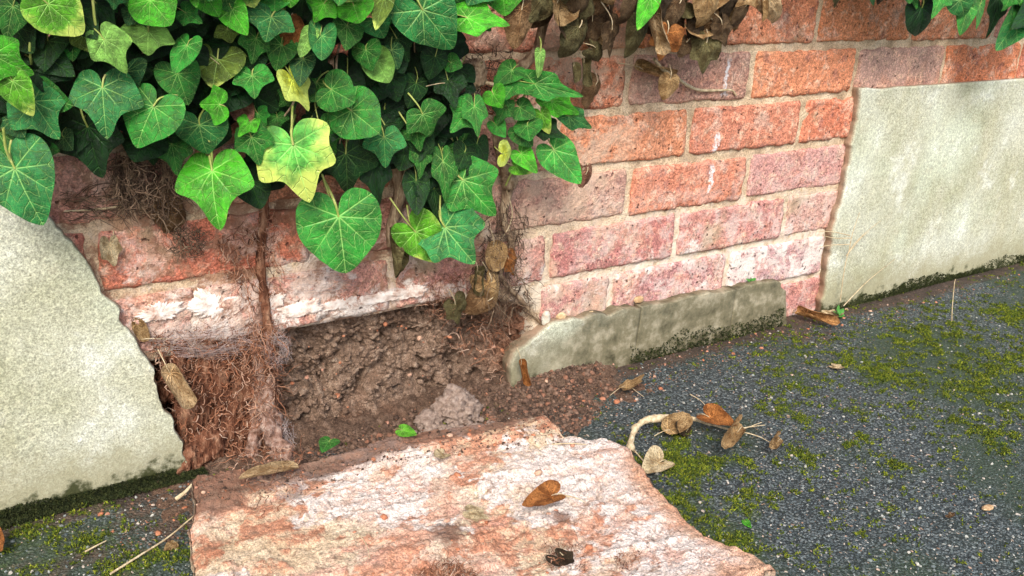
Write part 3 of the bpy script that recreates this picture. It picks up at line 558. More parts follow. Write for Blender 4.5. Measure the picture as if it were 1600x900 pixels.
slab = tag(link('fallen_render_slab', mesh('fallen_render_slab', V, np.vstack(Fs), M_slab, attrs={'edge': np.concatenate(ed), 'dirt': dt, 'patch': np.clip(slab_patch(V)+sm(fbm(V*[1, 1, 0], 24, 5, 333, .65)+.10*sm(V[:, 1], -.3, -.42), .10, .15), 0, 1), 'pale': sm(fbm(V*[.95, 1.15, 0], 10, 6, 190, .65)+.27*sm(V[:, 0], -.42, -.2)-.12, .0, .06), 'rim': np.r_[np.clip((er-.72)/.28, 0, 1), np.ones(len(V)-len(er))]*sm(V[:, 1], -.20, -.30)})), 'broken slab of cream and orange stained render lying flat on the pavement below the hole', 'render slab')
def slab_z(u, v, h=0.0):
    p = G(u, v, HS+h); return p

# ---------------------------------------------------------------- soil and debris at the wall foot
nu_, nv_ = 200, 60; gu = np.linspace(-.64, .02, nu_); t = np.linspace(0, 1, nv_); Ug, Tg = np.meshgrid(gu, t, indexing='ij'); x = Ug.ravel(); y = .05-Tg.ravel()*.17
def soil_z(x, y):
    Q = np.c_[x, y, 0*x]; reach = np.interp(x, [-.64, -.55, -.4, -.3, -.2, -.1, -.05, .02], [.035, .045, .05, .055, .075, .105, .085, .03])
    h = .016*sm(y, -reach, .02)*np.interp(x, [-.64, -.6, -.2, -.1, 0, .02], [.1, .7, .8, 1.6, 1.6, 0])+.009*fbm(Q, 26, 4, 91)+.006*ridged(Q, 90, 3, 92)
    return ZG-.002+h*sm(y, -reach-.01, -reach+.03)
P = np.c_[x, y, soil_z(x, y)]
tag(link('soil', mesh('soil', P, gridF(nu_, nv_, True), M_soil)), 'dark loose soil spilled at the foot of the hole', kind='structure')
def top_z(x, y): return np.maximum(np.where((x > -.64) & (x < .02) & (y > -.12), soil_z(x, y), -9), ground_z(x, y))
def px_ground(poly, n, h=0.0, fz=None):
    q = randpoly(poly, n); P = np.array([G(u, v, h) for u, v in q]); z = fz(P[:, 0], P[:, 1]) if fz is not None else P[:, 2]
    P[:, 2] = z; return P
# crumbs
P1 = px_ground([(430, 700), (640, 640), (800, 580), (880, 590), (960, 590), (940, 640), (880, 680), (860, 660), (700, 680), (560, 705), (440, 730)], 3000, .01, top_z)
P2 = px_ground([(860, 600), (1230, 500), (1340, 480), (1600, 425), (1600, 440), (1400, 500), (1280, 530), (1100, 580), (940, 650), (880, 690)], 2600, 0, top_z)
P6 = px_ground([(800, 590), (930, 585), (960, 610), (900, 680), (860, 655), (790, 640)], 1500, 0, top_z)
P3 = px_ground([(150, 800), (300, 755), (300, 850), (200, 870)], 350, 0, ground_z)
P4 = px_ground([(305, 758), (640, 685), (860, 655), (900, 690), (600, 730), (450, 780), (310, 800)], 1100, HS+.002); P4[:, 2] = ZG+slab_h(P4)
P5 = px_ground([(310, 760), (860, 660), (1150, 870), (1100, 900), (310, 900)], 900, HS+.002); P5[:, 2] = ZG+slab_h(P5)
Pc = np.vstack([P1, P6, P2, P3, P4]); S = .0009+.0032*rng.random(len(Pc))**3.5
S[len(P1)+len(P6):] *= .5; S[:len(P1)] *= 1.0; S[len(P1):len(P1)+len(P6)] *= 1.15
V, Fc = lumps(Pc, S); tag(link('soil_crumbs', mesh('soil_crumbs', V, Fc, M_crumb, True)), 'brown crumbs of soil scattered at the wall foot and on the slab', 'soil', kind='stuff')
Pr = np.vstack([P1[::22], P2[::18], P3[::14], P4[::12], P5[::7]]); Pr = Pr+rng.normal(size=Pr.shape)*[.004, .004, .0003]
q = randpoly([(235, 530), (430, 520), (660, 480), (800, 520), (820, 600), (640, 680), (440, 700), (300, 720)], 260)
Pw = np.array([W(u, v, -.012) for u, v in q]); Pr = np.vstack([Pr, Pw[:110]])
S = .0008+.003*rng.random(len(Pr))**3; V, Fc = lumps(Pr, S); tag(link('brick_crumbs', mesh('brick_crumbs', V, Fc, M_redcr, True)), 'orange and pink crumbs of brick scattered in the hole, on the slab and the pavement', 'brick crumbs', kind='stuff')
# larger lumps clinging in the core
ii = rng.integers(0, len(P_core), 9000); Pw = P_core[ii]+rng.normal(size=(9000, 3))*[.002, .0012, .002]; Pw[:, 1] -= .0002
S = .0006+.0048*rng.random(len(Pw))**6; V, Fc = lumps(Pw, S); o = wpart('core_lumps', mesh('core_lumps', V, Fc, M_core, True)); o['kind'] = 'stuff'

def icos(n=5):
    import bmesh
    bm = bmesh.new(); bmesh.ops.create_icosphere(bm, subdivisions=n, radius=1); V = np.array([v.co[:] for v in bm.verts]); F = np.array([[v.index for v in f.verts] for f in bm.faces]); bm.free(); return V, F
IV, IF = icos(5); IV4, IF4 = icos(4)
def rock(name, c, size, mat, label, cat, seed, amp=.3, sc=2.0, det=False, group=None):
    V, F = (IV, IF) if det else (IV4, IF4)
    r = 1+amp*fbm(V, sc, 5, seed, .6)+amp*.6*ridged(V, sc*2.2, 3, seed+3)
    P = V*r[:, None]*np.asarray(size); o = link(name, mesh(name, P, F, mat)); o.location = c
    return tag(o, label, cat, group)
c = W(712, 640, .040); rock('mortar_clod', c, (.028, .022, .025), M_clod, 'large pale grey crumbly mortar clod on the soil in front of the hole', 'mortar lump', 5, .45, 1.7, True)
c = W(670, 657, .045); rock('mortar_clod', c, (.016, .012, .011), M_clod, 'small knobbly grey mortar clod just left of the large pale one', 'mortar lump', 6, .45, 2.2)
q = randpoly([(632, 668), (660, 640), (690, 625), (748, 640), (790, 655), (780, 668), (700, 676), (640, 684)], 260); Pq = np.array([G(u, v, .012) for u, v in q]); Pq[:, 2] = top_z(Pq[:, 0], Pq[:, 1])+.003
V, Fc = lumps(Pq, .0012+.0055*rng.random(260)**2.5); tag(link('mortar_rubble', mesh('mortar_rubble', V, Fc, M_clod, True)), 'small grey brown mortar rubble heaped round the large clod', 'rubble', kind='stuff')
c = W(853, 498, .012); rock('pebble', c, (.006, .005, .011), M_stone, 'grey green pebble wedged above the left end of the low render strip', 'pebble', 12, .2, 1.3)
for (u, v, sx, lb) in ((877, 494, .008, 'cream flake resting on the ledge beside the grey green pebble'), (924, 491, .007, 'small orange chip on the ledge of the low render strip'), (998, 468, .008, 'pale yellow flake on the ledge under the brick joint')):
    rock('stone_flake', W(u, v, .014), (sx, .003, sx*.6), M_flake, lb, 'flake', int(u), .3, 1.5, group='flakes on the render ledge')
# ---------------------------------------------------------------- roots and fibres
def fibres(n, poly, d0, d1, ln, rad, dirv, wig, seg=8, fz=None, base='wall'):
    q = randpoly(poly, n); out = []; rs = []
    for u, v in q:
        d = random.uniform(d0, d1); p = W(u, v, d) if base == 'wall' else G(u, v, d)
        L_ = px2m(p, random.uniform(*ln)); dv = np.array(dirv(u, v))+rng.normal(size=3)*wig*.6; dv /= np.linalg.norm(dv); pts_ = [p]
        for i in range(seg):
            dv = dv+rng.normal(size=3)*wig*.45; dv /= np.linalg.norm(dv); q_ = pts_[-1]+dv*L_/seg
            lim = -d0+.004 if base == 'wall' else 9; q_[1] = min(q_[1], lim); q_[2] = max(q_[2], ZG+.003); pts_.append(q_)
        out.append(np.array(pts_)); rs.append(np.linspace(1, .4, seg+1)*random.uniform(*rad))
    return out, rs
dn = lambda u, v: (random.uniform(-.5, .5), -.1, -1)
an = lambda u, v: (random.uniform(-1, 1), random.uniform(-.3, .1), random.uniform(-1, 1))
A = []; B_ = []
for a in [(2600, [(225, 520), (320, 530), (430, 520), (425, 700), (440, 740), (310, 745), (285, 690), (262, 610)], -.020, .014, (8, 40), (.0002, .0008), dn, 1.5),
          (420, [(330, 380), (430, 310), (440, 420), (420, 520), (400, 620), (385, 620), (390, 500)], .004, .012, (15, 50), (.0002, .0006), dn, .8),
          (900, [(395, 500), (432, 500), (440, 700), (470, 740), (380, 750), (395, 640)], .0, .020, (12, 50), (.00015, .00055), dn, .9),
          (700, [(240, 515), (430, 500), (440, 560), (300, 580), (255, 560)], -.008, .010, (12, 45), (.0002, .0005), an, .9),
          (260, [(770, 470), (850, 490), (850, 560), (790, 600), (690, 530)], -.018, .012, (10, 35), (.0002, .0006), an, .9),
          (200, [(660, 440), (720, 420), (720, 500), (670, 500)], .004, .01, (8, 30), (.0002, .0005), an, .9)]:
    x_, r_ = fibres(*a); A += x_; B_ += r_
for a in [(240, [(350, 700), (470, 700), (480, 800), (400, 800)], .034, .050, (10, 40), (.0002, .0006), an, .9), (420, [(655, 892), (700, 876), (735, 882), (752, 910), (650, 915)], .034, .052, (12, 30), (.0003, .0006), an, 1.0),
          (160, [(955, 862), (1000, 860), (1000, 888), (968, 890)], .036, .046, (6, 16), (.0002, .0005), an, 1.0), (200, [(845, 845), (905, 850), (915, 890), (860, 890)], .036, .046, (6, 18), (.0002, .0005), an, 1.0)]:
    x_, r_ = fibres(*a, base='g'); A += x_; B_ += r_
V, Fc = tubes(A, B_, 4); tag(link('root_fibres', mesh('root_fibres', V, Fc, M_root)), 'matted red brown rootlets hanging in and around the hole', 'roots', kind='stuff')
A = []; B_ = []
for a in [(260, [(180, 235), (225, 240), (225, 300), (195, 340), (180, 300)], .008, .045, (15, 55), (.0003, .0009), dn, .8), (260, [(240, 240), (290, 250), (290, 300), (270, 330), (235, 340)], .008, .04, (15, 50), (.0003, .0008), dn, .8),
          (200, [(270, 350), (320, 360), (320, 400), (270, 400)], .006, .03, (8, 30), (.0003, .0006), an, 1.0), (110, [(90, 300), (190, 290), (190, 345), (100, 345)], .005, .02, (20, 60), (.0002, .0006), lambda u, v: (1, 0, random.uniform(-.3, .3)), .5),
          (420, [(770, 300), (830, 320), (815, 400), (830, 480), (770, 500), (740, 430), (760, 360)], .004, .03, (15, 60), (.0002, .0007), dn, .8), (160, [(700, 90), (800, 80), (780, 160), (720, 170)], .01, .05, (10, 40), (.0003, .0007), an, .9)]:
    x_, r_ = fibres(*a); A += x_; B_ += r_
V, Fc = tubes(A, B_, 4); tag(link('dark_root_fibres', mesh('dark_root_fibres', V, Fc, M_rootd)), 'tangled dark dead rootlets hanging below the ivy', 'roots', kind='stuff')
# ---------------------------------------------------------------- cobwebs
def web(cu, cv, ru, rv, d, n, label, base='wall'):
    A = []; c = np.array([cu, cv])
    for i in range(n):
        a0 = random.uniform(0, 6.28); a1 = a0+random.uniform(.5, 2.4); r0 = random.uniform(.2, 1); r1 = random.uniform(.5, 1)
        p0 = (cu+ru*r0*math.cos(a0), cv+rv*r0*math.sin(a0)); p1 = (cu+ru*r1*math.cos(a1), cv+rv*r1*math.sin(a1))
        f = (lambda u, v, k: W(u, v, k)) if base == 'wall' else (lambda u, v, k: G(u, v, k))
        a = f(*p0, d+random.uniform(-.004, .004)); b = f(*p1, d+random.uniform(-.004, .010)); m = (a+b)/2+np.array([0, random.uniform(-.003, .003), -random.uniform(0, .004)])
        A.append(spline([a, m, b], 6))
    V, Fc = tubes(A, [random.uniform(.00006, .00014) for _ in A], 3); return tag(link('cobweb', mesh('cobweb', V, Fc, M_web)), label, 'cobweb')
web(432, 545, 28, 36, .012, 150, 'greyish cobweb funnel on the root column at the left of the hole')
web(330, 532, 95, 34, .012, 150, 'wispy cobweb stretched below the whitened brick')
web(440, 690, 25, 42, .020, 120, 'cobweb over the root end at the slab corner')
web(505, 440, 70, 25, .008, 80, 'thin cobweb across the whitened brick above the hole')
web(450, 760, 32, 25, .042, 90, 'small dusty cobweb on the top left of the fallen slab', 'g')

# ---------------------------------------------------------------- leaves
OUTL = {
 'heart': [(0, 1), (8, .93), (20, .80), (35, .72), (50, .69), (70, .66), (90, .655), (110, .66), (130, .64), (148, .55), (162, .40), (172, .22), (180, .05)],
 'tri': [(0, 1), (8, .90), (18, .72), (30, .64), (40, .63), (52, .69), (63, .80), (69, .82), (78, .73), (95, .63), (115, .60), (135, .57), (152, .46), (166, .28), (175, .12), (180, .04)],
 'five': [(0, 1), (8, .88), (18, .72), (27, .64), (37, .66), (48, .77), (55, .80), (63, .72), (76, .62), (90, .62), (104, .68), (113, .68), (128, .58), (148, .45), (164, .28), (175, .10), (180, .04)],
 'ovate': [(0, 1), (10, .86), (25, .68), (42, .58), (60, .54), (80, .52), (100, .50), (120, .48), (140, .42), (160, .27), (172, .12), (180, .04)],
 'husk': [(0, 1), (20, .82), (45, .62), (90, .48), (135, .33), (165, .27), (180, .26)],
 'lance': [(0, 1), (8, .86), (18, .60), (30, .43), (50, .32), (75, .26), (105, .23), (135, .20), (160, .13), (180, .05)]}
VEIN = {'heart': (38, 78, 120), 'tri': (36, 67, 118), 'five': (27, 54, 109), 'ovate': (40, 80, 122), 'lance': (32, 75, 120), 'husk': (40, 80, 125)}
def leaf_mesh(kind, seed, mat, curl=(0, 0), wave=.03, cup=.10, fold=.06, asym=.08, nr=20, na=96):
    R_ = np.random.default_rng(seed); o = np.array(OUTL[kind], float)
    th = -180+360*np.arange(na+1)/na; rad = np.interp(np.abs(th), o[:, 0], o[:, 1])
    k = np.array([.15, .7, .15]); rad = np.r_[rad[0], np.convolve(rad, k, 'valid'), rad[-1]]
    rad = rad*(1+asym*np.sin(np.radians(th)+R_.uniform(0, 6))*np.abs(np.sin(np.radians(th)))+.02*fbm(np.c_[th/22, 0*th, 0*th+seed], 1, 3, seed)*(np.abs(th) > 10))
    rr = np.linspace(0, 1, nr)**.8; r = rad[:, None]*rr[None]; T_ = np.radians(th)[:, None]+0*r
    x = r*np.sin(T_); y = -r*np.cos(T_); mains = [0]+[s*a for a in VEIN[kind] for s in (1, -1)]; mains = np.array(sorted(mains))
    dth = np.abs(th[:, None]-mains[None]); near = mains[np.argmin(dth, 1)]
    tt = r*np.abs(np.sin(np.radians(th-near)))[:, None]
    z = -cup*(r**2)*R_.uniform(.5, 1.4)+fold*np.abs(x)*R_.uniform(.3, 1.4)+wave*np.sin(T_*R_.integers(2, 5)+R_.uniform(0, 6))*r**2*1.3+.05*np.sqrt(tt+1e-5)*sm(r, .0, .3)+.02*fbm(np.c_[x.ravel()*3, y.ravel()*3, 0*x.ravel()+seed], 1, 2, seed).reshape(x.shape)
    z += -R_.uniform(-.1, .25)*np.clip(-y, 0, 1)**2
    if mat is M_dead: q_ = np.c_[x.ravel(), y.ravel(), 0*x.ravel()+seed]; z = z+(.075*ridged(q_, 2.6, 3, seed)).reshape(x.shape)*sm(r, 0, .4)+(.05*fbm(q_, 7, 2, seed+1)).reshape(x.shape)*r
    wmax = (x.max()-x.min()); ux, uy = x.copy(), y.copy()
    x = x/wmax
    if curl[0]:
        kx = curl[0]; xs = x+R_.uniform(-.15, .15); x2 = np.sin(kx*xs)/kx; z = z*.7+(1-np.cos(kx*xs))/kx; x = x2
    if curl[1]:
        ky = curl[1]; yy = -y; y2 = -np.sin(ky*yy)/ky; z = z+(1-np.cos(ky*yy))/ky; y = y2
        L_ = math.hypot(y[na//2, -1], 0); y = y/max(.5, abs(L_))
    V = np.c_[x.ravel(), y.ravel(), z.ravel()]; F = gridF(na+1, nr)
    fi = F//nr; thc = th[fi.min(1)]+.5*360/na; nm = mains[np.argmin(np.abs(thc[:, None]-mains[None]), 1)]
    rv = r.ravel()[F]; tv = th[fi]; s_ = rv*np.cos(np.radians(tv-nm[:, None])); t_ = np.abs(rv*np.sin(np.radians(tv-nm[:, None])))
    u1 = np.stack([s_, t_], -1).reshape(-1, 2); u0 = np.stack([ux.ravel()[F], uy.ravel()[F]], -1).reshape(-1, 2)
    m = mesh('leaf_'+kind, V, F[:, ::-1] if False else F, mat, True, {'leaf': u0, 'vein': u1}); return m
def chk(m):   # make sure the upper side of the blade looks along +Z
    z = sum(p.normal.z*p.area for p in m.polygons)
    if z < 0: m.flip_normals()
    return m
GM = {'heart': [], 'tri': [], 'five': [], 'ovate': [], 'lance': []}
for i in range(5): GM['heart'].append(chk(leaf_mesh('heart', 10+i, M_leaf)))
for i in range(5): GM['tri'].append(chk(leaf_mesh('tri', 30+i, M_leaf, wave=.05)))
for i in range(3): GM['five'].append(chk(leaf_mesh('five', 50+i, M_leaf, wave=.05)))
for i in range(3): GM['ovate'].append(chk(leaf_mesh('ovate', 70+i, M_leaf)))
GM['fold'] = [chk(leaf_mesh('heart', 90+i, M_leaf, curl=(2.0, .5), wave=.06)) for i in range(2)]
GM['lance'].append(chk(leaf_mesh('lance', 80, M_leaf)))
DM = {'flat': [chk(leaf_mesh(k, 110+i, M_dead, wave=.10, cup=.2, fold=-.25, asym=.12)) for i, k in enumerate(('heart', 'tri', 'ovate', 'five'))],
      'roll': [chk(leaf_mesh(k, 130+i, M_dead, curl=(c, .6), wave=.08)) for i, (k, c) in enumerate((('husk', 4.4), ('husk', 5.2), ('husk', 3.8)))],
      'cup': [chk(leaf_mesh(k, 150+i, M_dead, curl=(1.7, 1.1), wave=.12, asym=.22)) for i, k in enumerate(('ovate', 'tri', 'husk'))],
      'bend': [chk(leaf_mesh(k, 170+i, M_dead, curl=(-1.7, -1.1), wave=.14, asym=.22)) for i, k in enumerate(('ovate', 'tri', 'ovate'))]}
DM['fold'] = [chk(leaf_mesh('ovate', 190+i, M_dead, curl=(1.1, .5), wave=.08, fold=.30)) for i in range(2)]
# stalks (shared, in leaf space)
ST = []
for i, (sx, l, zz) in enumerate(((.05, .55, -.25), (-.08, .7, -.30), (.12, .6, -.35), (0, .9, -.22))):
    p = spline([(0, -.01, .006), (sx*.3, l*.35, .05), (sx, l*.75, zz*.4), (sx*1.6, l, zz)], 9); V, Fc = tubes([p], [np.linspace(.014, .020, 9)], 6); ST.append(mesh('leaf_stalk', V, Fc, M_stalk)); 
STD = []
for m in ST: q = m.copy(); q.materials.clear(); q.materials.append(M_twig); STD.append(q)
def place(name, me, P3, T3, Wm, hint, roll=0, color=(1, 1, 1, 1), parent=None, stalk=None, pinv=None):
    P3 = Vector(P3); T3 = Vector(T3); yv = P3-T3; L_ = yv.length; yv.normalize(); h = Vector(hint); z = (h-yv*h.dot(yv)).normalized()
    z = Matrix.Rotation(roll, 3, yv) @ z; x = yv.cross(z).normalized(); s = (L_+Wm)*.5
    o = link(name, me, None, color)
    o.matrix_world = Matrix(((x.x*Wm, yv.x*L_, z.x*s, P3.x), (x.y*Wm, yv.y*L_, z.y*s, P3.y), (x.z*Wm, yv.z*L_, z.z*s, P3.z), (0, 0, 0, 1)))
    mw = o.matrix_world.copy()
    if parent is not None: o.parent = parent; o.matrix_parent_inverse = Matrix.Translation(-Vector(parent.location)); o.matrix_world = mw; o.matrix_basis = mw
    if stalk is not None:
        k = link('leaf_stalk', stalk, o)
    return o
CL = {'D': (.0025, .022, .004), 'M': (.006, .10, .008), 'C': (.008, .12, .026), 'c': (.004, .055, .015), 'B': (.035, .27, .006), 'L': (.12, .27, .045), 'F': (.002, .016, .003), 'Y': (.05, .25, .03), 'y': (.45, .50, .03), 'G': (.07, .27, .010), 'O': (.07, .11, .010), 'V': (.011, .155, .014)}  # F is nearly black: shade in the gaps, painted as leaf colour
# (petiole u,v, tip u,v, width px, blade, colour, layer)
LV = [
(75, 6, 131, 54, 82, 'heart', 'G', 2), (5, 0, 30, 34, 55, 'tri', 'O', 0), (20, 40, 52, 84, 66, 'heart', 'D', 0), (-12, 85, 48, 120, 78, 'tri', 'B', 2), (163, 62, 197, 112, 66, 'heart', 'L', 2),
(235, 0, 267, 39, 76, 'heart', 'B', 1.5), (290, 20, 317, 37, 40, 'tri', 'V', 1), (232, 50, 228, 86, 86, 'tri', 'L', 1), (292, 72, 272, 114, 42, 'heart', 'V', 2), (60, 80, 114, 115, 58, 'ovate', 'D', 0),
(20, 126, 48, 185, 54, 'ovate', 'G', 2.4), (62, 148, 116, 165, 60, 'ovate', 'M', .8), (52, 158, 88, 218, 92, 'tri', 'C', 1.2), (160, 137, 163, 209, 104, 'tri', 'C', 1.8), (240, 166, 208, 225, 90, 'heart', 'V', 2.3),
(197, 112, 215, 138, 72, 'ovate', 'c', .5), (277, 115, 294, 163, 66, 'heart', 'M', .8), (340, 92, 332, 138, 80, 'heart', 'O', .2), (343, 163, 311, 163, 60, 'tri', 'B', 2), (312, 195, 318, 243, 84, 'heart', 'C', 1.4),
(394, 118, 398, 155, 62, 'tri', 'V', 1.6), (137, 198, 155, 281, 104, 'tri', 'D', .6), (362, 14, 384, 54, 46, 'ovate', 'B', 1.5), (322, -6, 343, 27, 46, 'ovate', 'B', 1), (178, -6, 178, 13, 36, 'heart', 'C', 1), (352, -4, 360, 19, 38, 'heart', 'M', 1),
(355, 46, 362, 70, 46, 'tri', 'O', .6), (210, 15, 236, 39, 52, 'tri', 'c', .5), (130, 55, 148, 82, 46, 'ovate', 'O', .7), (392, 190, 372, 212, 34, 'heart', 'B', 1.2), (424, 26, 415, 64, 80, 'tri', 'C', 1.7), (430, -10, 428, 18, 58, 'heart', 'V', 1), (506, 6, 494, 31, 50, 'tri', 'B', 1.5),
(553, 9, 562, 36, 60, 'heart', 'B', 1.9), (600, -6, 586, 49, 34, 'ovate', 'O', 1.6), (500, 55, 497, 98, 50, 'heart', 'C', 1.8), (487, 48, 468, 90, 28, 'lance', 'L', 1.7), (542, 40, 540, 79, 52, 'heart', 'M', 1.2), (586, 32, 601, 61, 50, 'ovate', 'C', 1.2), (572, 78, 576, 108, 50, 'heart', 'M', 1.5), (585, 97, 604, 132, 58, 'heart', 'L', 1),
(612, 78, 622, 109, 36, 'ovate', 'c', .8), (660, 15, 713, 82, 98, 'heart', 'C', 2.2), (730, 28, 796, 31, 62, 'tri', 'B', 1.7), (668, -4, 690, 18, 54, 'tri', 'B', 1.5), (742, 26, 768, 49, 42, 'tri', 'V', 1.3), (474, 92, 467, 132, 40, 'ovate', 'c', 1.1), (457, 124, 487, 174, 54, 'tri', 'y', 1.3),
(518, 140, 554, 160, 66, 'heart', 'M', 1.9), (549, 173, 592, 208, 84, 'heart', 'V', 2.1), (433, 183, 438, 203, 38, 'tri', 'M', .8), (403, 177, 412, 199, 38, 'five', 'V', .9), (503, 200, 520, 247, 62, 'tri', 'M', .9), (458, 226, 479, 315, 124, 'five', 'Y', 2.3),
(660, 178, 680, 214, 74, 'tri', 'M', 1.7), (650, 198, 655, 237, 48, 'tri', 'M', .9), (732, 171, 703, 208, 56, 'tri', 'V', 1.8), (741, 166, 748, 212, 42, 'tri', 'V', 2.1), (771, 147, 782, 167, 40, 'heart', 'B', 2), (808, 125, 786, 157, 58, 'tri', 'M', 1), (680, 88, 672, 126, 44, 'ovate', 'D', .8), (705, 98, 722, 104, 30, 'heart', 'M', .8),
(612, 122, 622, 160, 44, 'ovate', 'D', .3), (650, 130, 640, 170, 44, 'ovate', 'D', .3), (23, 263, 62, 353, 112, 'heart', 'C', 2.2), (332, 267, 330, 347, 120, 'tri', 'B', 2.2), (392, 285, 408, 326, 56, 'heart', 'D', .8), (393, 214, 406, 259, 60, 'heart', 'M', 1.4),
(529, 338, 541, 429, 128, 'heart', 'V', 2.2), (540, 240, 545, 305, 92, 'tri', 'D', .7), (585, 255, 592, 322, 50, 'tri', 'D', .5), (600, 214, 602, 258, 66, 'tri', 'C', 1.4), (723, 281, 771, 337, 96, 'tri', 'V', 1.9), (695, 355, 741, 414, 104, 'five', 'C', 1.7), (649, 362, 688, 410, 72, 'heart', 'G', 1.0),
(650, 282, 651, 338, 44, 'ovate', 'D', 1.1), (678, 295, 686, 346, 34, 'ovate', 'D', .8), (655, 235, 662, 276, 40, 'tri', 'M', .8), (692, 252, 700, 313, 42, 'tri', 'M', 1.2), (726, 238, 718, 264, 44, 'heart', 'D', 1), (786, 240, 803, 240, 42, 'heart', 'y', 1.8),
(835, 131, 913, 151, 44, 'tri', 'V', 1.9), (861, 157, 912, 182, 42, 'tri', 'B', 1.7), (888, 181, 930, 203, 36, 'tri', 'C', 1.6), (824, 196, 826, 216, 46, 'heart', 'V', 1.9), (812, 168, 838, 182, 38, 'ovate', 'M', 1.2), (846, 178, 858, 212, 28, 'ovate', 'G', 1.6), (848, 200, 884, 216, 42, 'tri', 'D', 1.1),
(812, 205, 832, 230, 40, 'heart', 'M', 1.3), (865, 234, 908, 288, 58, 'ovate', 'V', 1.7), (814, 240, 840, 271, 34, 'ovate', 'B', 1.5), (806, 260, 834, 270, 26, 'ovate', 'G', 1.0), (844, 81, 841, 123, 20, 'lance', 'L', 2), (785, 130, 795, 165, 34, 'heart', 'M', .9), (850, 124, 862, 140, 16, 'ovate', 'y', 1.0), (790, 165, 777, 195, 36, 'tri', 'M', 1.4), (775, 195, 790, 215, 28, 'heart', 'V', 1.2),
(20, 185, 40, 215, 50, 'ovate', 'c', .4), (120, 20, 150, 60, 50, 'heart', 'D', .4), (265, 130, 300, 150, 50, 'tri', 'D', .3), (440, 70, 430, 110, 50, 'heart', 'M', .8), (450, 150, 440, 165, 40, 'tri', 'M', .7), (150, 5, 180, 45, 60, 'tri', 'D', .5), (400, 60, 395, 100, 50, 'heart', 'M', .6), (620, 60, 640, 95, 50, 'tri', 'D', .4), (20, 10, 10, 60, 50, 'heart', 'M', .8),
(700, 125, 712, 170, 52, 'heart', 'D', .7), (660, 215, 645, 255, 46, 'heart', 'D', .6), (745, 225, 735, 270, 46, 'tri', 'D', .7), (800, 110, 775, 130, 40, 'heart', 'M', .8), (100, 215, 115, 235, 40, 'ovate', 'c', .5), (245, 215, 230, 235, 36, 'tri', 'D', .3)]
ivy = thing('ivy_plant', 'lush green ivy hanging over the top left of the wall', 'ivy', tuple(W(400, 60, .02)))
def depth(v, ly): return .034+.045*float(np.clip((330-v)/330, 0, 1.3))+.016*ly
SC_L = 1.05
def green(e, parent, i, back=0.0):
    pu, pv, tu, tv, wd, kd, cc, ly = e; d = depth((pv+tv)/2, ly)+.0004*(i % 9)-back
    cx, cy = (pu+tu)/2, (pv+tv)/2
    if kd == 'heart' and random.random() < .12 and wd < 60: kd = 'fold'
    if kd == 'heart' and wd < 100 and random.random() < .25: kd = 'tri'
    L_ = math.hypot(tu-pu, tv-pv); P3 = W(pu, pv, d); m = px2m(P3, L_); tilt = random.uniform(-.05, .75)*(1 if tv > pv else .3)
    T3 = W(tu, tv, d+m*tilt); Wm = px2m(P3, wd)*1.04
    c = np.array(CL[cc])*random.uniform(.85, 1.2); yl = {'Y': .80, 'y': .9, 'G': .55, 'B': .15, 'L': .2, 'O': .4}.get(cc, .03)
    me = random.choice(GM[kd]) 
    return place('leaf', me, P3, T3, Wm, (-.42, -1, .3), random.uniform(-.5, .5) if wd < 64 else random.uniform(-.2, .2), (*c, 1-yl), parent, random.choice(ST), None)
for i, e in enumerate(LV): green(e, ivy, i)
# leaves deeper in the mass; shade between leaves is painted into their dark colour
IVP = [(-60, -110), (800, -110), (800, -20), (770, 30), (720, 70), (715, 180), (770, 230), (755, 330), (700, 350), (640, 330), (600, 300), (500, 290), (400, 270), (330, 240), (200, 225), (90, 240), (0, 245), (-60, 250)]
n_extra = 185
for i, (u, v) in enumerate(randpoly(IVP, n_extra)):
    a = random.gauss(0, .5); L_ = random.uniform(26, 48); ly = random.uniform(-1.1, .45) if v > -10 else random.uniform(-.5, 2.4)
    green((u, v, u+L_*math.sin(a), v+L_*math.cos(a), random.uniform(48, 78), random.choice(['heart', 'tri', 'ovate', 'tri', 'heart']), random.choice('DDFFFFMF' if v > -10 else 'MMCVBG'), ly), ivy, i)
def merged(name, items, color, parent, label=None):
    Vs, Fs, U0, U1 = [], [], [], []; off = 0
    for m, M in items:
        n_ = len(m.vertices); v = np.empty(n_*3); m.vertices.foreach_get('co', v); v = np.c_[v.reshape(-1, 3), np.ones(n_)] @ np.array(M).T
        f_ = np.empty(len(m.loops), np.int32); m.loops.foreach_get('vertex_index', f_); Vs.append(v[:, :3]); Fs.append(f_.reshape(-1, 4)+off); off += n_
        for nm, U in (('leaf', U0), ('vein', U1)):
            q_ = np.empty(len(m.loops)*2, np.float32); m.uv_layers[nm].data.foreach_get('uv', q_); U.append(q_)
    o = link(name, mesh(name, np.vstack(Vs), np.vstack(Fs), M_leaf, True, {'leaf': np.concatenate(U0), 'vein': np.concatenate(U1)}), parent, color)
    o['kind'] = 'stuff'
    if label: o['label'] = label
    o.matrix_parent_inverse = Matrix.Translation(-Vector(parent.location)); return o
LOW = [leaf_mesh(k, 210+i, M_leaf, nr=6, na=40) for i, k in enumerate(('heart', 'tri', 'ovate', 'tri'))]
for m in LOW:
    if len(m.loops) % 4 == 0: chk(m)
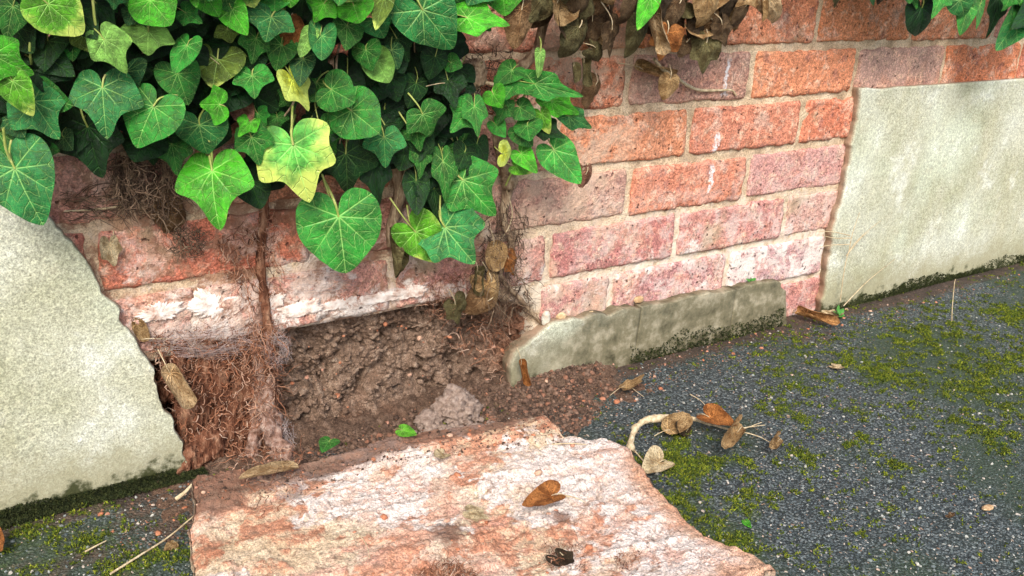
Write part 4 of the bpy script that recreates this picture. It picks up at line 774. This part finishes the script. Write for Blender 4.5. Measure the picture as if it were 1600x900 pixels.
def low_item(u, v, L_, wd, d):
    a = random.gauss(0, .5); P3 = Vector(W(u, v, d)); m_ = px2m(np.array(P3), L_); T3 = Vector(W(u+L_*math.sin(a), v+L_*math.cos(a), d+m_*random.uniform(0, .7))); Wm = px2m(np.array(P3), wd)
    yv = P3-T3; l_ = yv.length; yv.normalize(); h = Vector((-.4, -1, .3)); z = (h-yv*h.dot(yv)).normalized(); z = Matrix.Rotation(random.uniform(-.5, .5), 3, yv) @ z; x = yv.cross(z); s_ = (l_+Wm)/2
    return (random.choice(LOW), ((x.x*Wm, yv.x*l_, z.x*s_, P3.x), (x.y*Wm, yv.y*l_, z.y*s_, P3.y), (x.z*Wm, yv.z*l_, z.z*s_, P3.z), (0, 0, 0, 1)))
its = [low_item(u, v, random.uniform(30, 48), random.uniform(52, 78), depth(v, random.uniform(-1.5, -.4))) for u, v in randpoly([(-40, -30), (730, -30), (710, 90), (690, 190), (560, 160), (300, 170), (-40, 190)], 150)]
merged('shaded_leaves', its, (.002, .014, .003, 1), ivy)  # one near-black leaf colour paints in the shade deep inside the ivy
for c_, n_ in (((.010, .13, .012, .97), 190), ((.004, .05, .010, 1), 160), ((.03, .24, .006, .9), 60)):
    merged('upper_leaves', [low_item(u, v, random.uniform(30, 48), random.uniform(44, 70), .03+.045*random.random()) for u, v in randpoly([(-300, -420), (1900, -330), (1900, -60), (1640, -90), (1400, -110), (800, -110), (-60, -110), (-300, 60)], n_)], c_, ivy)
# right-hand ivy
ivr = thing('ivy_sprig', 'ivy leaves hanging into view at the top right above the render', 'ivy', tuple(W(1500, 0, .02)))
RL = [(1440, 12, 1446, 58, 74, 'heart', 'D', 1), (1500, 0, 1512, 29, 44, 'heart', 'C', 1.6), (1512, 10, 1503, 54, 32, 'ovate', 'V', 1.2), (1531, 8, 1527, 46, 18, 'ovate', 'M', 1.4), (1580, -8, 1570, 19, 56, 'heart', 'V', 1.6), (1592, 32, 1561, 80, 52, 'heart', 'C', 1.6), (1415, -12, 1425, 4, 40, 'heart', 'M', 1), (1470, -12, 1468, 12, 50, 'tri', 'M', .6), (1560, -5, 1556, 60, 44, 'heart', 'D', .2), (1532, -10, 1538, 12, 26, 'heart', 'V', .8), (1350, -30, 1370, 3, 40, 'tri', 'D', .5), (1600, 5, 1590, 35, 40, 'tri', 'M', .8)]
for i, e in enumerate(RL): green(e, ivr, i)
for i, (u, v) in enumerate(randpoly([(1390, -130), (1700, -130), (1700, 20), (1600, 0), (1480, -10), (1400, -25)], 50)):
    a = random.gauss(0, .5); L_ = random.uniform(26, 44); green((u, v, u+L_*math.sin(a), v+L_*math.cos(a), random.uniform(40, 62), random.choice(['heart', 'tri']), random.choice('DMMCV'), random.uniform(-.5, 1.8)), ivr, i)
# dead hanging ivy
DC = {'o': (.42, .17, .05), 't': (.46, .31, .15), 'b': (.13, .085, .045), 'g': (.15, .135, .06), 'k': (.07, .05, .03), 'l': (.62, .46, .27), 'd': (.26, .16, .08), 'c': (.55, .30, .12), 'p': (.72, .60, .38), 'r': (.30, .15, .10)}
DL = [(845, -4, 827, 35, 64, 'flat', 'g', 1.2), (815, 15, 808, 79, 56, 'flat', 'd', 1.6), (905, 43, 896, 91, 54, 'bend', 'g', 1.2), (956, 46, 963, 93, 56, 'flat', 'b', 1.2), (1003, 42, 994, 89, 32, 'bend', 'g', 1.1), (1013, 22, 1028, 88, 30, 'roll', 'l', 1.8), (1043, 52, 1034, 96, 52, 'flat', 'o', 1.2), (1115, -8, 1116, 45, 46, 'bend', 't', 1.6), (1104, 66, 1104, 117, 54, 'flat', 'g', 1.0), (1128, 38, 1138, 74, 46, 'flat', 'b', 1.1),
(1165, 10, 1156, 52, 36, 'bend', 'b', 1.2), (1205, -12, 1240, 37, 40, 'bend', 'l', 1.6), (930, 133, 923, 174, 48, 'flat', 'd', -.8), (930, 74, 952, 90, 28, 'bend', 'g', .6), (1047, 124, 1038, 157, 34, 'flat', 't', .2), (896, 104, 897, 130, 16, 'roll', 'g', .2), (912, 100, 912, 136, 22, 'roll', 'g', .2), (990, 0, 985, 40, 44, 'bend', 'b', 1.6), (870, 5, 862, 38, 50, 'cup', 't', 1.0), (915, 5, 915, 34, 30, 'bend', 'g', 1), (1190, 2, 1190, 34, 12, 'roll', 't', 1.2), (1095, 30, 1085, 70, 44, 'flat', 'k', .5), (1062, 5, 1060, 45, 44, 'bend', 'b', .9), (880, 30, 875, 62, 44, 'cup', 'b', .6), (1030, -5, 1040, 30, 40, 'flat', 'k', .7), (1140, 0, 1142, 40, 40, 'flat', 'k', .6), (1310, -14, 1306, 14, 26, 'flat', 'g', .8), (1380, -14, 1375, 8, 34, 'flat', 'k', .8)]
ivd = thing('dead_ivy', 'dead brown ivy leaves hanging from the top centre of the wall', 'dead ivy', tuple(W(1000, 0, .02)))
def deadleaf(e, parent, i):
    pu, pv, tu, tv, wd, kd, cc, ly = e; d = max(.004, depth((pv+tv)/2, ly)-.004)+.0004*(i % 7); P3 = W(pu, pv, d); L_ = px2m(P3, math.hypot(tu-pu, tv-pv))
    T3 = W(tu, tv, d+L_*random.uniform(-.1, .25)); Wm = px2m(P3, wd)*(1.7 if kd == 'roll' else 1.25 if kd != 'flat' else 1.05); c = np.array(DC[cc])*random.uniform(.85, 1.15)
    return place('leaf', random.choice(DM[kd]), P3, T3, Wm, (0, -1, .2), random.uniform(-.4, .4), (*c, 1), parent, random.choice(STD))
for i, e in enumerate(DL): deadleaf(e, ivd, i)
green((1017, -5, 995, 49, 34, 'ovate', 'B', 1.7), ivd, 3)
for i, (u, v) in enumerate(randpoly([(790, -110), (1400, -120), (1380, -20), (1200, -10), (1170, 30), (1120, 70), (1000, 75), (900, 80), (850, 20), (800, 0)], 90)):
    a = random.gauss(0, .6); L_ = random.uniform(24, 44); deadleaf((u, v, u+L_*math.sin(a), v+L_*math.cos(a), random.uniform(34, 54), random.choice(['flat', 'flat', 'bend', 'cup']), random.choice('kbgbdt' if v > -10 else 'btgd'), random.uniform(-1.2, .4) if v > -10 else random.uniform(-.5, 1.6)), ivd, i)
# dead leaves among the green ones
for i, e in enumerate([(450, 42, 449, 96, 54, 'flat', 'o', 1.0), (620, 5, 637, 40, 24, 'bend', 'o', 1.0), (370, 160, 378, 190, 36, 'cup', 'r', .6), (350, 105, 372, 120, 30, 'flat', 'r', .7), (715, 150, 725, 172, 30, 'bend', 't', .5), (700, 130, 735, 128, 34, 'bend', 'k', .8), (255, 62, 262, 70, 14, 'flat', 'r', .5)]): deadleaf(e, ivy, i)

# woody stems
def stem(path, r, parent, label=None, mat=M_bark, noise=.35, sides=12, n=60, name='stem'):
    p = spline([W(u, v, d) for u, v, d in path], n); rr_ = np.interp(np.linspace(0, 1, n), np.linspace(0, 1, len(r)), r)
    V, Fc = tubes([p], [rr_], sides, noise, 140, random.randint(0, 99)); o = link(name, mesh(name, V, Fc, mat), parent)
    if parent is not None: o.matrix_parent_inverse = Matrix.Translation(-Vector(parent.location))
    if label: o['label'] = label
    return o
stem([(870, -30, .05), (848, 40, .04), (838, 80, .035), (812, 108, .03), (790, 150, .028), (776, 200, .026), (784, 250, .02), (795, 285, .016), (787, 340, .014), (800, 385, .012), (782, 430, .012), (815, 470, .008), (845, 505, .006)], [.006, .006, .0055, .007, .0065, .0055, .006, .007, .005, .004, .0035, .003, .002], ivy, 'gnarled tan ivy stem running down the bricks')
stem([(640, 120, .03), (628, 200, .024), (618, 250, .015), (626, 300, .012), (612, 350, .009), (608, 385, .007)], [.007, .008, .009, .008, .006, .003], ivy, 'brown flaky ivy stem among the leaves')
stem([(420, 270, .012), (412, 330, .008), (408, 400, .008), (412, 470, .009), (420, 540, .008), (412, 620, .006), (424, 680, .018), (445, 715, .026), (452, 740, .035)], [.003, .004, .004, .005, .006, .004, .005, .007, .004], ivy, 'red brown fibrous root column at the left of the hole', M_rootb, .8, 14, 90, 'root_column')
for i, (u, v, sx, sz, tl) in enumerate([(330, 590, .022, .045, .1), (300, 640, .018, .05, .1), (385, 600, .018, .05, -.1), (355, 660, .02, .045, .05), (400, 680, .018, .04, -.1), (320, 700, .022, .025, .2), (430, 705, .017, .03, -.3), (275, 570, .016, .04, .25), (370, 540, .03, .018, 0), (415, 620, .010, .05, 0), (290, 720, .016, .018, .2), (400, 730, .03, .012, 0)]):
    q_ = IV4; V = q_*(1+.5*ridged(q_*[1.5, 1, .7], 2.2, 4, 300+i)+.5*fbm(q_, 3.5, 4, 320+i))[:, None]*np.array([sx, .012, sz])*.85; V[:, 0] += V[:, 2]*tl
    o = link('root_clump', mesh('root_clump', V, IF4, M_rootb), ivy); o.matrix_parent_inverse = Matrix.Translation(-Vector(ivy.location)); o.location = W(u, v, -.006+.02*max(0, (v-640)/100))
M_foot = mat_simple('dusty_root', [(.12, .065, .045), (.28, .17, .13), (.48, .37, .31)], 130, .006, .95, .1)
stem([(418, 560, .004), (420, 620, .008), (426, 665, .018), (438, 700, .030), (450, 725, .040), (462, 748, .050)], [.004, .007, .010, .012, .011, .002], ivy, 'dusty torn root foot spreading onto the corner of the slab', M_foot, 1.1, 20, 70, 'root_foot')
stem([(404, 470, .008), (400, 540, .006), (404, 610, .004), (398, 690, .014), (385, 735, .022)], [.005, .006, .006, .008, .003], ivy, None, M_foot, 1.1, 16, 60, 'root_foot')
stem([(330, 560, 0), (345, 620, .002), (335, 680, .008), (350, 735, .012)], [.002, .004, .003, .004], ivy, None, M_rootb, .8, 12, 50, 'root')
stem([(300, 600, -.005), (310, 660, .0), (318, 720, .01)], [.002, .003, .002], ivy, None, M_rootb, .8, 12, 40, 'root')
stem([(375, 590, -.005), (380, 650, .002), (372, 720, .012)], [.002, .003, .003], ivy, None, M_rootb, .8, 12, 40, 'root')
stem([(100, 330, .006), (150, 327, .008), (190, 320, .010), (215, 290, .016)], [.0008, .0012, .0014, .001], ivy, None, M_twig, .1, 6, 30)
stem([(195, 235, .02), (205, 270, .022), (198, 310, .014), (192, 335, .01)], [.005, .006, .004, .001], ivy, None, M_bark, .8, 10, 30, 'root')
stem([(255, 240, .02), (262, 270, .022), (250, 305, .014), (238, 330, .01)], [.004, .005, .004, .001], ivy, None, M_bark, .8, 10, 30, 'root')
stem([(648, 225, .03), (625, 290, .022), (617, 340, .02), (620, 372, .02)], [.0006]*4, ivy, None, M_twig, 0, 5, 24)
stem([(690, 30, .05), (650, 60, .05), (652, 110, .05), (654, 155, .05)], [.0008]*4, ivy, None, M_twig, 0, 5, 24)
stem([(790, 290, .02), (800, 340, .018), (775, 390, .016), (768, 420, .016)], [.0009]*4, ivy, None, M_twig, 0, 5, 24)
for (u, v, sz, d) in ((738, 118, .014, .04), (796, 283, .010, .02), (748, 105, .008, .045)):
    V = IV4*(1+.4*fbm(IV4, 2.5, 4, int(u), .6)+.25*ridged(IV4, 6, 2, int(v)))[:, None]*sz*np.array([1, .8, 1.1]); o = link('stem_knot', mesh('stem_knot', V, IF4, M_bark), ivy); o.matrix_parent_inverse = Matrix.Translation(-Vector(ivy.location)); o.location = W(u, v, d)
for pth in ([(738, 115, .045), (750, 100, .05), (754, 97, .055)], [(738, 125, .045), (755, 128, .045), (775, 132, .05), (800, 128, .05)], [(800, 128, .05), (830, 132, .05), (835, 131, .055)]):
    stem(pth, [.002, .0022, .0012], ivy, None, M_twig, .2, 8, 20)
for pth in ([(5, 200, .08), (10, 235, .075), (23, 263, .07)], [(145, 0, .1), (150, 40, .095), (163, 62, .09)], [(330, 225, .07), (331, 245, .068), (332, 267, .066)], [(503, 272, .06), (512, 300, .06), (524, 333, .06)], [(457, 165, .08), (456, 200, .078), (458, 226, .076)], [(690, 228, .05), (700, 255, .055), (723, 281, .062)], [(688, 305, .05), (688, 335, .055), (695, 355, .058)], [(636, 320, .04), (640, 345, .045), (649, 362, .048)],
            [(790, 160, .05), (810, 158, .055), (835, 131, .065)], [(770, 195, .04), (800, 160, .05), (822, 130, .06)], [(790, 290, .03), (812, 240, .04), (820, 210, .05), (805, 180, .05)], [(800, 100, .05), (803, 120, .05), (820, 140, .05)], [(845, 60, .06), (845, 70, .06), (844, 82, .066)], [(903, 0, .07), (902, 20, .065), (905, 43, .06)], [(1040, 0, .06), (1044, 20, .058), (1043, 52, .052)]):
    stem(pth, [.0012, .0012, .0010], ivy if pth[0][0] < 860 else ivd, None, M_stalk if pth[0][0] < 860 else M_twig, 0, 6, 16, 'stalk')
for i in range(11):
    u0 = random.uniform(20, 720); v0 = random.uniform(-60, 20); p_ = [(u0, v0, .07)]
    for k_ in range(4): p_.append((p_[-1][0]+random.uniform(-45, 45), p_[-1][1]+random.uniform(35, 65), random.uniform(.035, .08)))
    stem(p_, [.0016, .0014, .0008], ivy, None, M_bark if i % 2 else M_stalk, .2, 7, 40, 'runner')
# ---------------------------------------------------------------- single dead leaves caught on the wall
def lone(e, label, d, kind='flat', color='t', hint=(0, -1, .2), roll=0, ground=False, name='dead_leaf', cat='dead leaf', dt=0.0, green_=None, stalk=True, wf=None, group=None):
    pu, pv, tu, tv, wd = e; f = G if ground else W; P3 = f(pu, pv, d); T3 = f(tu, tv, d+dt); Wm = px2m(P3, wd)*(wf or (1.7 if kind == 'roll' else 1.25 if kind not in ('flat',) else 1.0))
    if ground: hint = (-.35, -.45, .9)
    me = (GM[kind] if green_ else DM[kind]); me = me[int(pu) % len(me)]
    col = CL[green_] if green_ else DC[color]
    o = place(name, me, P3, T3, Wm, hint, roll, (*col, .7 if green_ in ('Y', 'G') else 1.0), None, (ST if green_ else STD)[int(pv) % 4] if stalk else None)
    return tag(o, label, cat, group)
lone((178, 380, 183, 410, 34), 'small pale tan leaf stuck to the brick by the left render edge', .010, 'cup', 'p')
lone((262, 320, 275, 382, 46), 'curled olive brown leaf hanging under the dark rootlets on the left', .018, 'bend', 'd')
lone((212, 506, 224, 532, 20), 'tan leaf wedged behind the broken edge of the left render', .006, 'cup', 't')
lone((266, 584, 298, 636, 30), 'rolled brown leaf lodged in the roots inside the hole', .024, 'roll', 'l')
lone((618, 368, 622, 428, 40), 'rolled olive brown leaf dangling against the brick below the big heart leaf', .020, 'roll', 'g')
lone((915, 272, 906, 311, 36), 'dark brown curled leaf on the brick right of the ivy sprig', .010, 'bend', 'r')
lone((711, 476, 722, 511, 42), 'olive green withered leaf hanging above the hole', .020, 'flat', 'g')
lone((768, 440, 785, 484, 42), 'large tan folded leaf in the dead cluster beside the stem', .030, 'bend', 't')
lone((762, 470, 738, 500, 46), 'dark brown leaf at the bottom of the dead cluster beside the stem', .024, 'bend', 'd')
lone((795, 405, 808, 434, 30), 'rusty brown leaf at the right of the dead cluster beside the stem', .026, 'flat', 'o')
lone((770, 385, 762, 420, 34), 'tan papery leaf at the top of the dead cluster beside the stem', .024, 'cup', 't')
lone((745, 425, 742, 462, 24), 'narrow rolled leaf at the left of the dead cluster beside the stem', .020, 'roll', 'g')
lone((814, 570, 820, 603, 16), 'small orange leaf hanging at the left tip of the low render strip', .034, 'roll', 'o')
lone((1003, 108, 1050, 124, 26), 'rolled tan leaf tube caught on the bare twig below the dead ivy', .022, 'roll', 't', hint=(0, -1, .4))
# bare twig on the wall
p = spline([W(1022, 92, .04), W(1035, 108, .03), W(1052, 118, .022), W(1075, 134, .015), W(1095, 141, .012), W(1125, 141, .01), W(1143, 141, .01), W(1150, 149, .008)], 40); V, Fc = tubes([p], [np.interp(np.linspace(0, 1, 40), [0, .3, 1], [.0022, .0024, .0014])], 10, .3, 200)
tag(link('bare_twig', mesh('bare_twig', V, Fc, M_twig)), 'pale bare twig sticking out over the upper bricks', 'twig')

# ---------------------------------------------------------------- fallen leaves on the pavement and the slab
lone((446, 734, 372, 750, 17), 'long rolled tan leaf lying across the top left corner of the fallen slab', HS+.016, 'roll', 'l', ground=True, stalk=False)
lone((862, 774, 814, 790, 32), 'orange brown curled leaf lying on the fallen slab', HS+.014, 'fold', 'o', ground=True, dt=-.002)
lone((1030, 722, 1000, 738, 38), 'pale cream folded leaf at the right edge of the slab', .010, 'fold', 'p', ground=True)
lone((1108, 652, 1150, 668, 32), 'bright orange curled leaf, the largest on the pavement by the dead stem', .020, 'fold', 'o', ground=True)
lone((1152, 676, 1128, 712, 28), 'tan curled leaf hanging down from the bright orange one', .012, 'roll', 't', ground=True)
lone((1046, 672, 1078, 662, 30), 'tan leaf tucked inside the curve of the dead stem', .012, 'cup', 't', ground=True)
lone((1215, 690, 1203, 708, 20), 'small tan leaf curled on the moss right of the dead stem', .006, 'roll', 't', ground=True)
lone((1072, 675, 1060, 690, 26), 'dark withered leaf under the tan one by the dead stem', .004, 'cup', 'k', ground=True)
lone((976, 603, 998, 592, 22), 'small pinkish tan leaf on the asphalt below the low render strip', .006, 'cup', 't', ground=True)
lone((1258, 494, 1312, 511, 17), 'rolled rusty brown leaf at the foot of the wall by the right render', .008, 'roll', 'c', ground=True)
lone((1294, 490, 1318, 494, 26), 'pale yellow leaf beside the little green weed', .008, 'cup', 'p', ground=True)
lone((690, 708, 676, 714, 24), 'yellow green shrivelled leaf near the top edge of the slab', HS+.012, 'cup', 'p', ground=True)
lone((735, 800, 764, 808, 24), 'pale yellow leaf pressed flat on the slab', HS+.005, 'flat', 'p', ground=True, stalk=False)
lone((270, 848, 256, 858, 20), 'small tan leaf on the dark pavement left of the slab', .006, 'flat', 't', ground=True)
lone((-6, 846, 4, 868, 26), 'orange leaf cut off by the left of the picture', .006, 'cup', 'o', ground=True)
lone((1486, 804, 1494, 808, 18), 'tiny ochre leaf on the open asphalt at lower right', .004, 'cup', 'd', ground=True)
lone((1306, 572, 1322, 577, 16), 'tiny pale leaf on the asphalt below the right render', .004, 'cup', 'p', ground=True)
lone((1165, 815, 1174, 826, 10), 'tiny bright green leaf fragment right of the slab', .003, 'ovate', ground=True, green_='B', name='leaf_fragment', cat='leaf')
lone((514, 690, 503, 703, 26), 'green leaf poking out between the slab and the soil', .050, 'heart', ground=True, green_='M', name='fallen_leaf', cat='leaf')
lone((628, 672, 652, 680, 18), 'small yellow green leaf in the soil at the slab top edge', .052, 'ovate', ground=True, green_='G', name='fallen_leaf', cat='leaf')
lone((880, 868, 905, 884, 40), 'dark red brown seed husk on the lower part of the slab', HS+.008, 'cup', 'k', ground=True)
# the dead curved stem
p = spline([G(985, 706, .006), G(986, 690, .010), G(996, 665, .016), G(1020, 655, .020), G(1060, 652, .018), G(1085, 655, .014), G(1110, 664, .010)], 50); V1, F1 = tubes([p], [np.interp(np.linspace(0, 1, 50), [0, .5, 1], [.0036, .0046, .0018])], 16, .8, 130)
ds = thing('fallen_twig', 'pale curved dead ivy stem lying on the asphalt right of the slab', 'stem', tuple(G(1020, 660)))
o = link('stem', mesh('stem', V1, F1, M_twig), ds); o.matrix_parent_inverse = Matrix.Translation(-Vector(ds.location))
A = [spline([G(u, v, h) for u, v, h in q], 14) for q in ([(1105, 662, .010), (1150, 672, .006), (1190, 660, .006)], [(1085, 655, .012), (1130, 668, .006), (1180, 680, .004), (1205, 692, .004)], [(985, 700, .006), (975, 712, .005), (985, 728, .003)], [(988, 700, .006), (1005, 720, .006), (1012, 728, .008)], [(1150, 672, .006), (1165, 668, .008), (1195, 664, .005)])]
for q_ in A:
    V, Fc = tubes([q_], [np.linspace(.0011, .0005, 14)], 6); o = link('side_shoot', mesh('side_shoot', V, Fc, M_twig), ds); o.matrix_parent_inverse = Matrix.Translation(-Vector(ds.location))
# straws and twigs
def straw(pts, r, label, f=G, group='dry straws and twigs lying about'):
    p = spline([f(*q) for q in pts], 16); V, Fc = tubes([p], [np.linspace(r, r*.6, 16)], 6); return tag(link('straw', mesh('straw', V, Fc, M_twig)), label, 'straw', group)
straw([(172, 897, .003), (215, 870, .006), (262, 840, .006), (303, 806, .010)], .0012, 'long dry straw running diagonally to the left edge of the slab')
straw([(133, 862, .003), (150, 853, .004), (166, 845, .003)], .0010, 'short straw on the mossy pavement at lower left')
straw([(914, 587, .003), (935, 588, .004), (955, 588, .003)], .0008, 'thin pale straw under the low render strip')
straw([(896, 590, .003), (910, 596, .004), (924, 602, .003)], .0008, 'thin slanting straw below the left part of the render strip')
straw([(1078, 616, .003), (1095, 626, .004), (1107, 640, .003)], .0007, 'thin brown twig on the asphalt above the dead stem')
straw([(985, 604, .004), (995, 612, .004), (1006, 620, .003)], .0006, 'stalk trailing from the small pinkish leaf')
straw([(862, 694, HS+.004), (895, 693, HS+.005), (935, 697, HS+.004)], .0009, 'yellow straw lying at the top right of the slab')
straw([(872, 772, HS+.006), (900, 778, HS+.009), (914, 785, HS+.004)], .0008, 'reddish twig right of the orange leaf on the slab')
straw([(1487, 503, .002), (1488, 480, .030), (1491, 445, .070), (1493, 436, .080)], .0010, 'upright dry grass stalk standing at the foot of the right render')
straw([(560, 835, HS+.004), (572, 850, HS+.006), (580, 880, HS+.004)], .0005, 'hair thin dark twig in the middle of the slab')
straw([(220, 530, .010), (240, 529, .012), (266, 530, .010)], .0006, 'thin straw poking from the wedged leaf on the left', W)
straw([(275, 780, .006), (290, 768, .012), (300, 757, .016)], .0024, 'stubby pale twig end between the left render and the slab')
# dry weed in front of the right render
dw = thing('dry_weed', 'wispy dry straw coloured weed in front of the right render edge', 'weed', tuple(G(1315, 480)))
A = [spline([W(u, v, d) for u, v, d in q], 14) for q in ([(1313, 470, .035), (1318, 430, .035), (1326, 395, .035), (1345, 370, .035), (1376, 345, .035)], [(1326, 395, .035), (1332, 365, .035), (1343, 332, .035)], [(1328, 368, .035), (1300, 362, .035), (1276, 362, .032)], [(1330, 372, .035), (1305, 372, .035), (1285, 368, .03)], [(1322, 400, .035), (1345, 372, .035), (1358, 362, .03)], [(1326, 382, .035), (1300, 383, .035), (1280, 386, .03)], [(1318, 478, .04), (1355, 440, .035), (1398, 405, .03)])]
for q_ in A:
    V, Fc = tubes([q_], [np.linspace(.0010, .0004, 14)], 5); o = link('stalk', mesh('stalk', V, Fc, M_twig), dw); o.matrix_parent_inverse = Matrix.Translation(-Vector(dw.location))
# little green weeds
def weed(pts, f, label):
    c = f(*pts[0][:3]); t_ = thing('green_weed', label, 'weed', tuple(c), 'little green weeds')
    for i, (u, v, d, tu, tv, wd) in enumerate(pts):
        o = place('leaf', GM['ovate'][i % 3], f(u, v, d), f(tu, tv, d+.001), px2m(c, wd), (0, -.7, .7), 0, (.06, .30, .04, 1), t_)
weed([(1312, 490, .014, 1322, 480, 9), (1310, 488, .016, 1310, 476, 8), (1308, 490, .014, 1300, 484, 8), (1313, 492, .012, 1320, 492, 8), (1311, 489, .018, 1316, 484, 7)], G, 'tiny bright green seedling at the lower corner of the right render')
weed([(1174, 440, .012, 1182, 434, 8), (1173, 440, .012, 1165, 436, 8), (1174, 441, .013, 1174, 433, 7)], W, 'tiny green seedling on the ledge above the render strip')
tag(rock('paper_scrap', G(1543, 793, .002), (.008, .004, .0010), M_flake, 'jagged white flake lying on the open asphalt at lower right', 'flake', 55, .35, 1.6))

# ---------------------------------------------------------------- moss
def tufts(C, N, S):
    n = len(C); A = rng.normal(size=(n, 3, 3))*.9+N[:, None]*.9; A /= np.linalg.norm(A, axis=2)[..., None]; B2 = np.cross(A, rng.normal(size=(n, 3, 3))); B2 /= np.linalg.norm(B2, axis=2)[..., None]
    c = C[:, None]; s = S[:, None, None]; v0 = c-B2*s*.30; v1 = c+B2*s*.30; v2 = c+A*s; V = np.stack([v0, v1, v2], 2).reshape(-1, 3); return V, np.arange(len(V)).reshape(-1, 3)
n = 900000; xy = np.c_[rng.random(n)*2.3-1.0, -rng.random(n)*.9-.02, np.zeros(n)]
f = moss_f(xy); f2 = f+1.15*fbm(xy, 95, 4, 15, .7)+.07; k = (f2 > .40+.55*rng.random(n)**.8); C = xy[k]; C = C[:130000]
C[:, 2] = ground_z(C[:, 0], C[:, 1])+.001; V, Fc = tufts(C, np.tile([0, 0, 1.], (len(C), 1)), .0012+.0024*rng.random(len(C)))
tag(link('moss', mesh('moss', V, Fc, M_moss, False)), 'yellow green moss growing in patches over the asphalt', 'moss', kind='stuff')
# dark moss on the feet of the render
def footmoss(x0, x1, n, hmax):
    x = x0+(x1-x0)*rng.random(n); hh = rng.random(n)**1.6; z = ZG+hh*hmax*(.55+.9*np.clip(fbm(np.c_[x, 0*x, 0*x], 16, 3, 19)+.3, 0, 1)); return np.c_[x, np.full(n, -TH-.001), z]
C = np.vstack([footmoss(-1.0, -.61, 6000, .018), footmoss(.46, 1.35, 6000, .020)]); C2 = footmoss(.02, .34, 1500, .032); C2[:, 1] = -.028
g_ = np.c_[rng.random(8000)*.42-1.0, -TH-rng.random(8000)**1.5*.016, np.full(8000, ZG+.002)]; C = np.vstack([C, C2, g_])
V, Fc = tufts(C, np.tile([0, -.8, .4], (len(C), 1)), .0014+.0022*rng.random(len(C)))
tag(link('dark_moss', mesh('dark_moss', V, Fc, M_mossd, False)), 'dark green moss along the foot of the render', 'moss', kind='stuff')
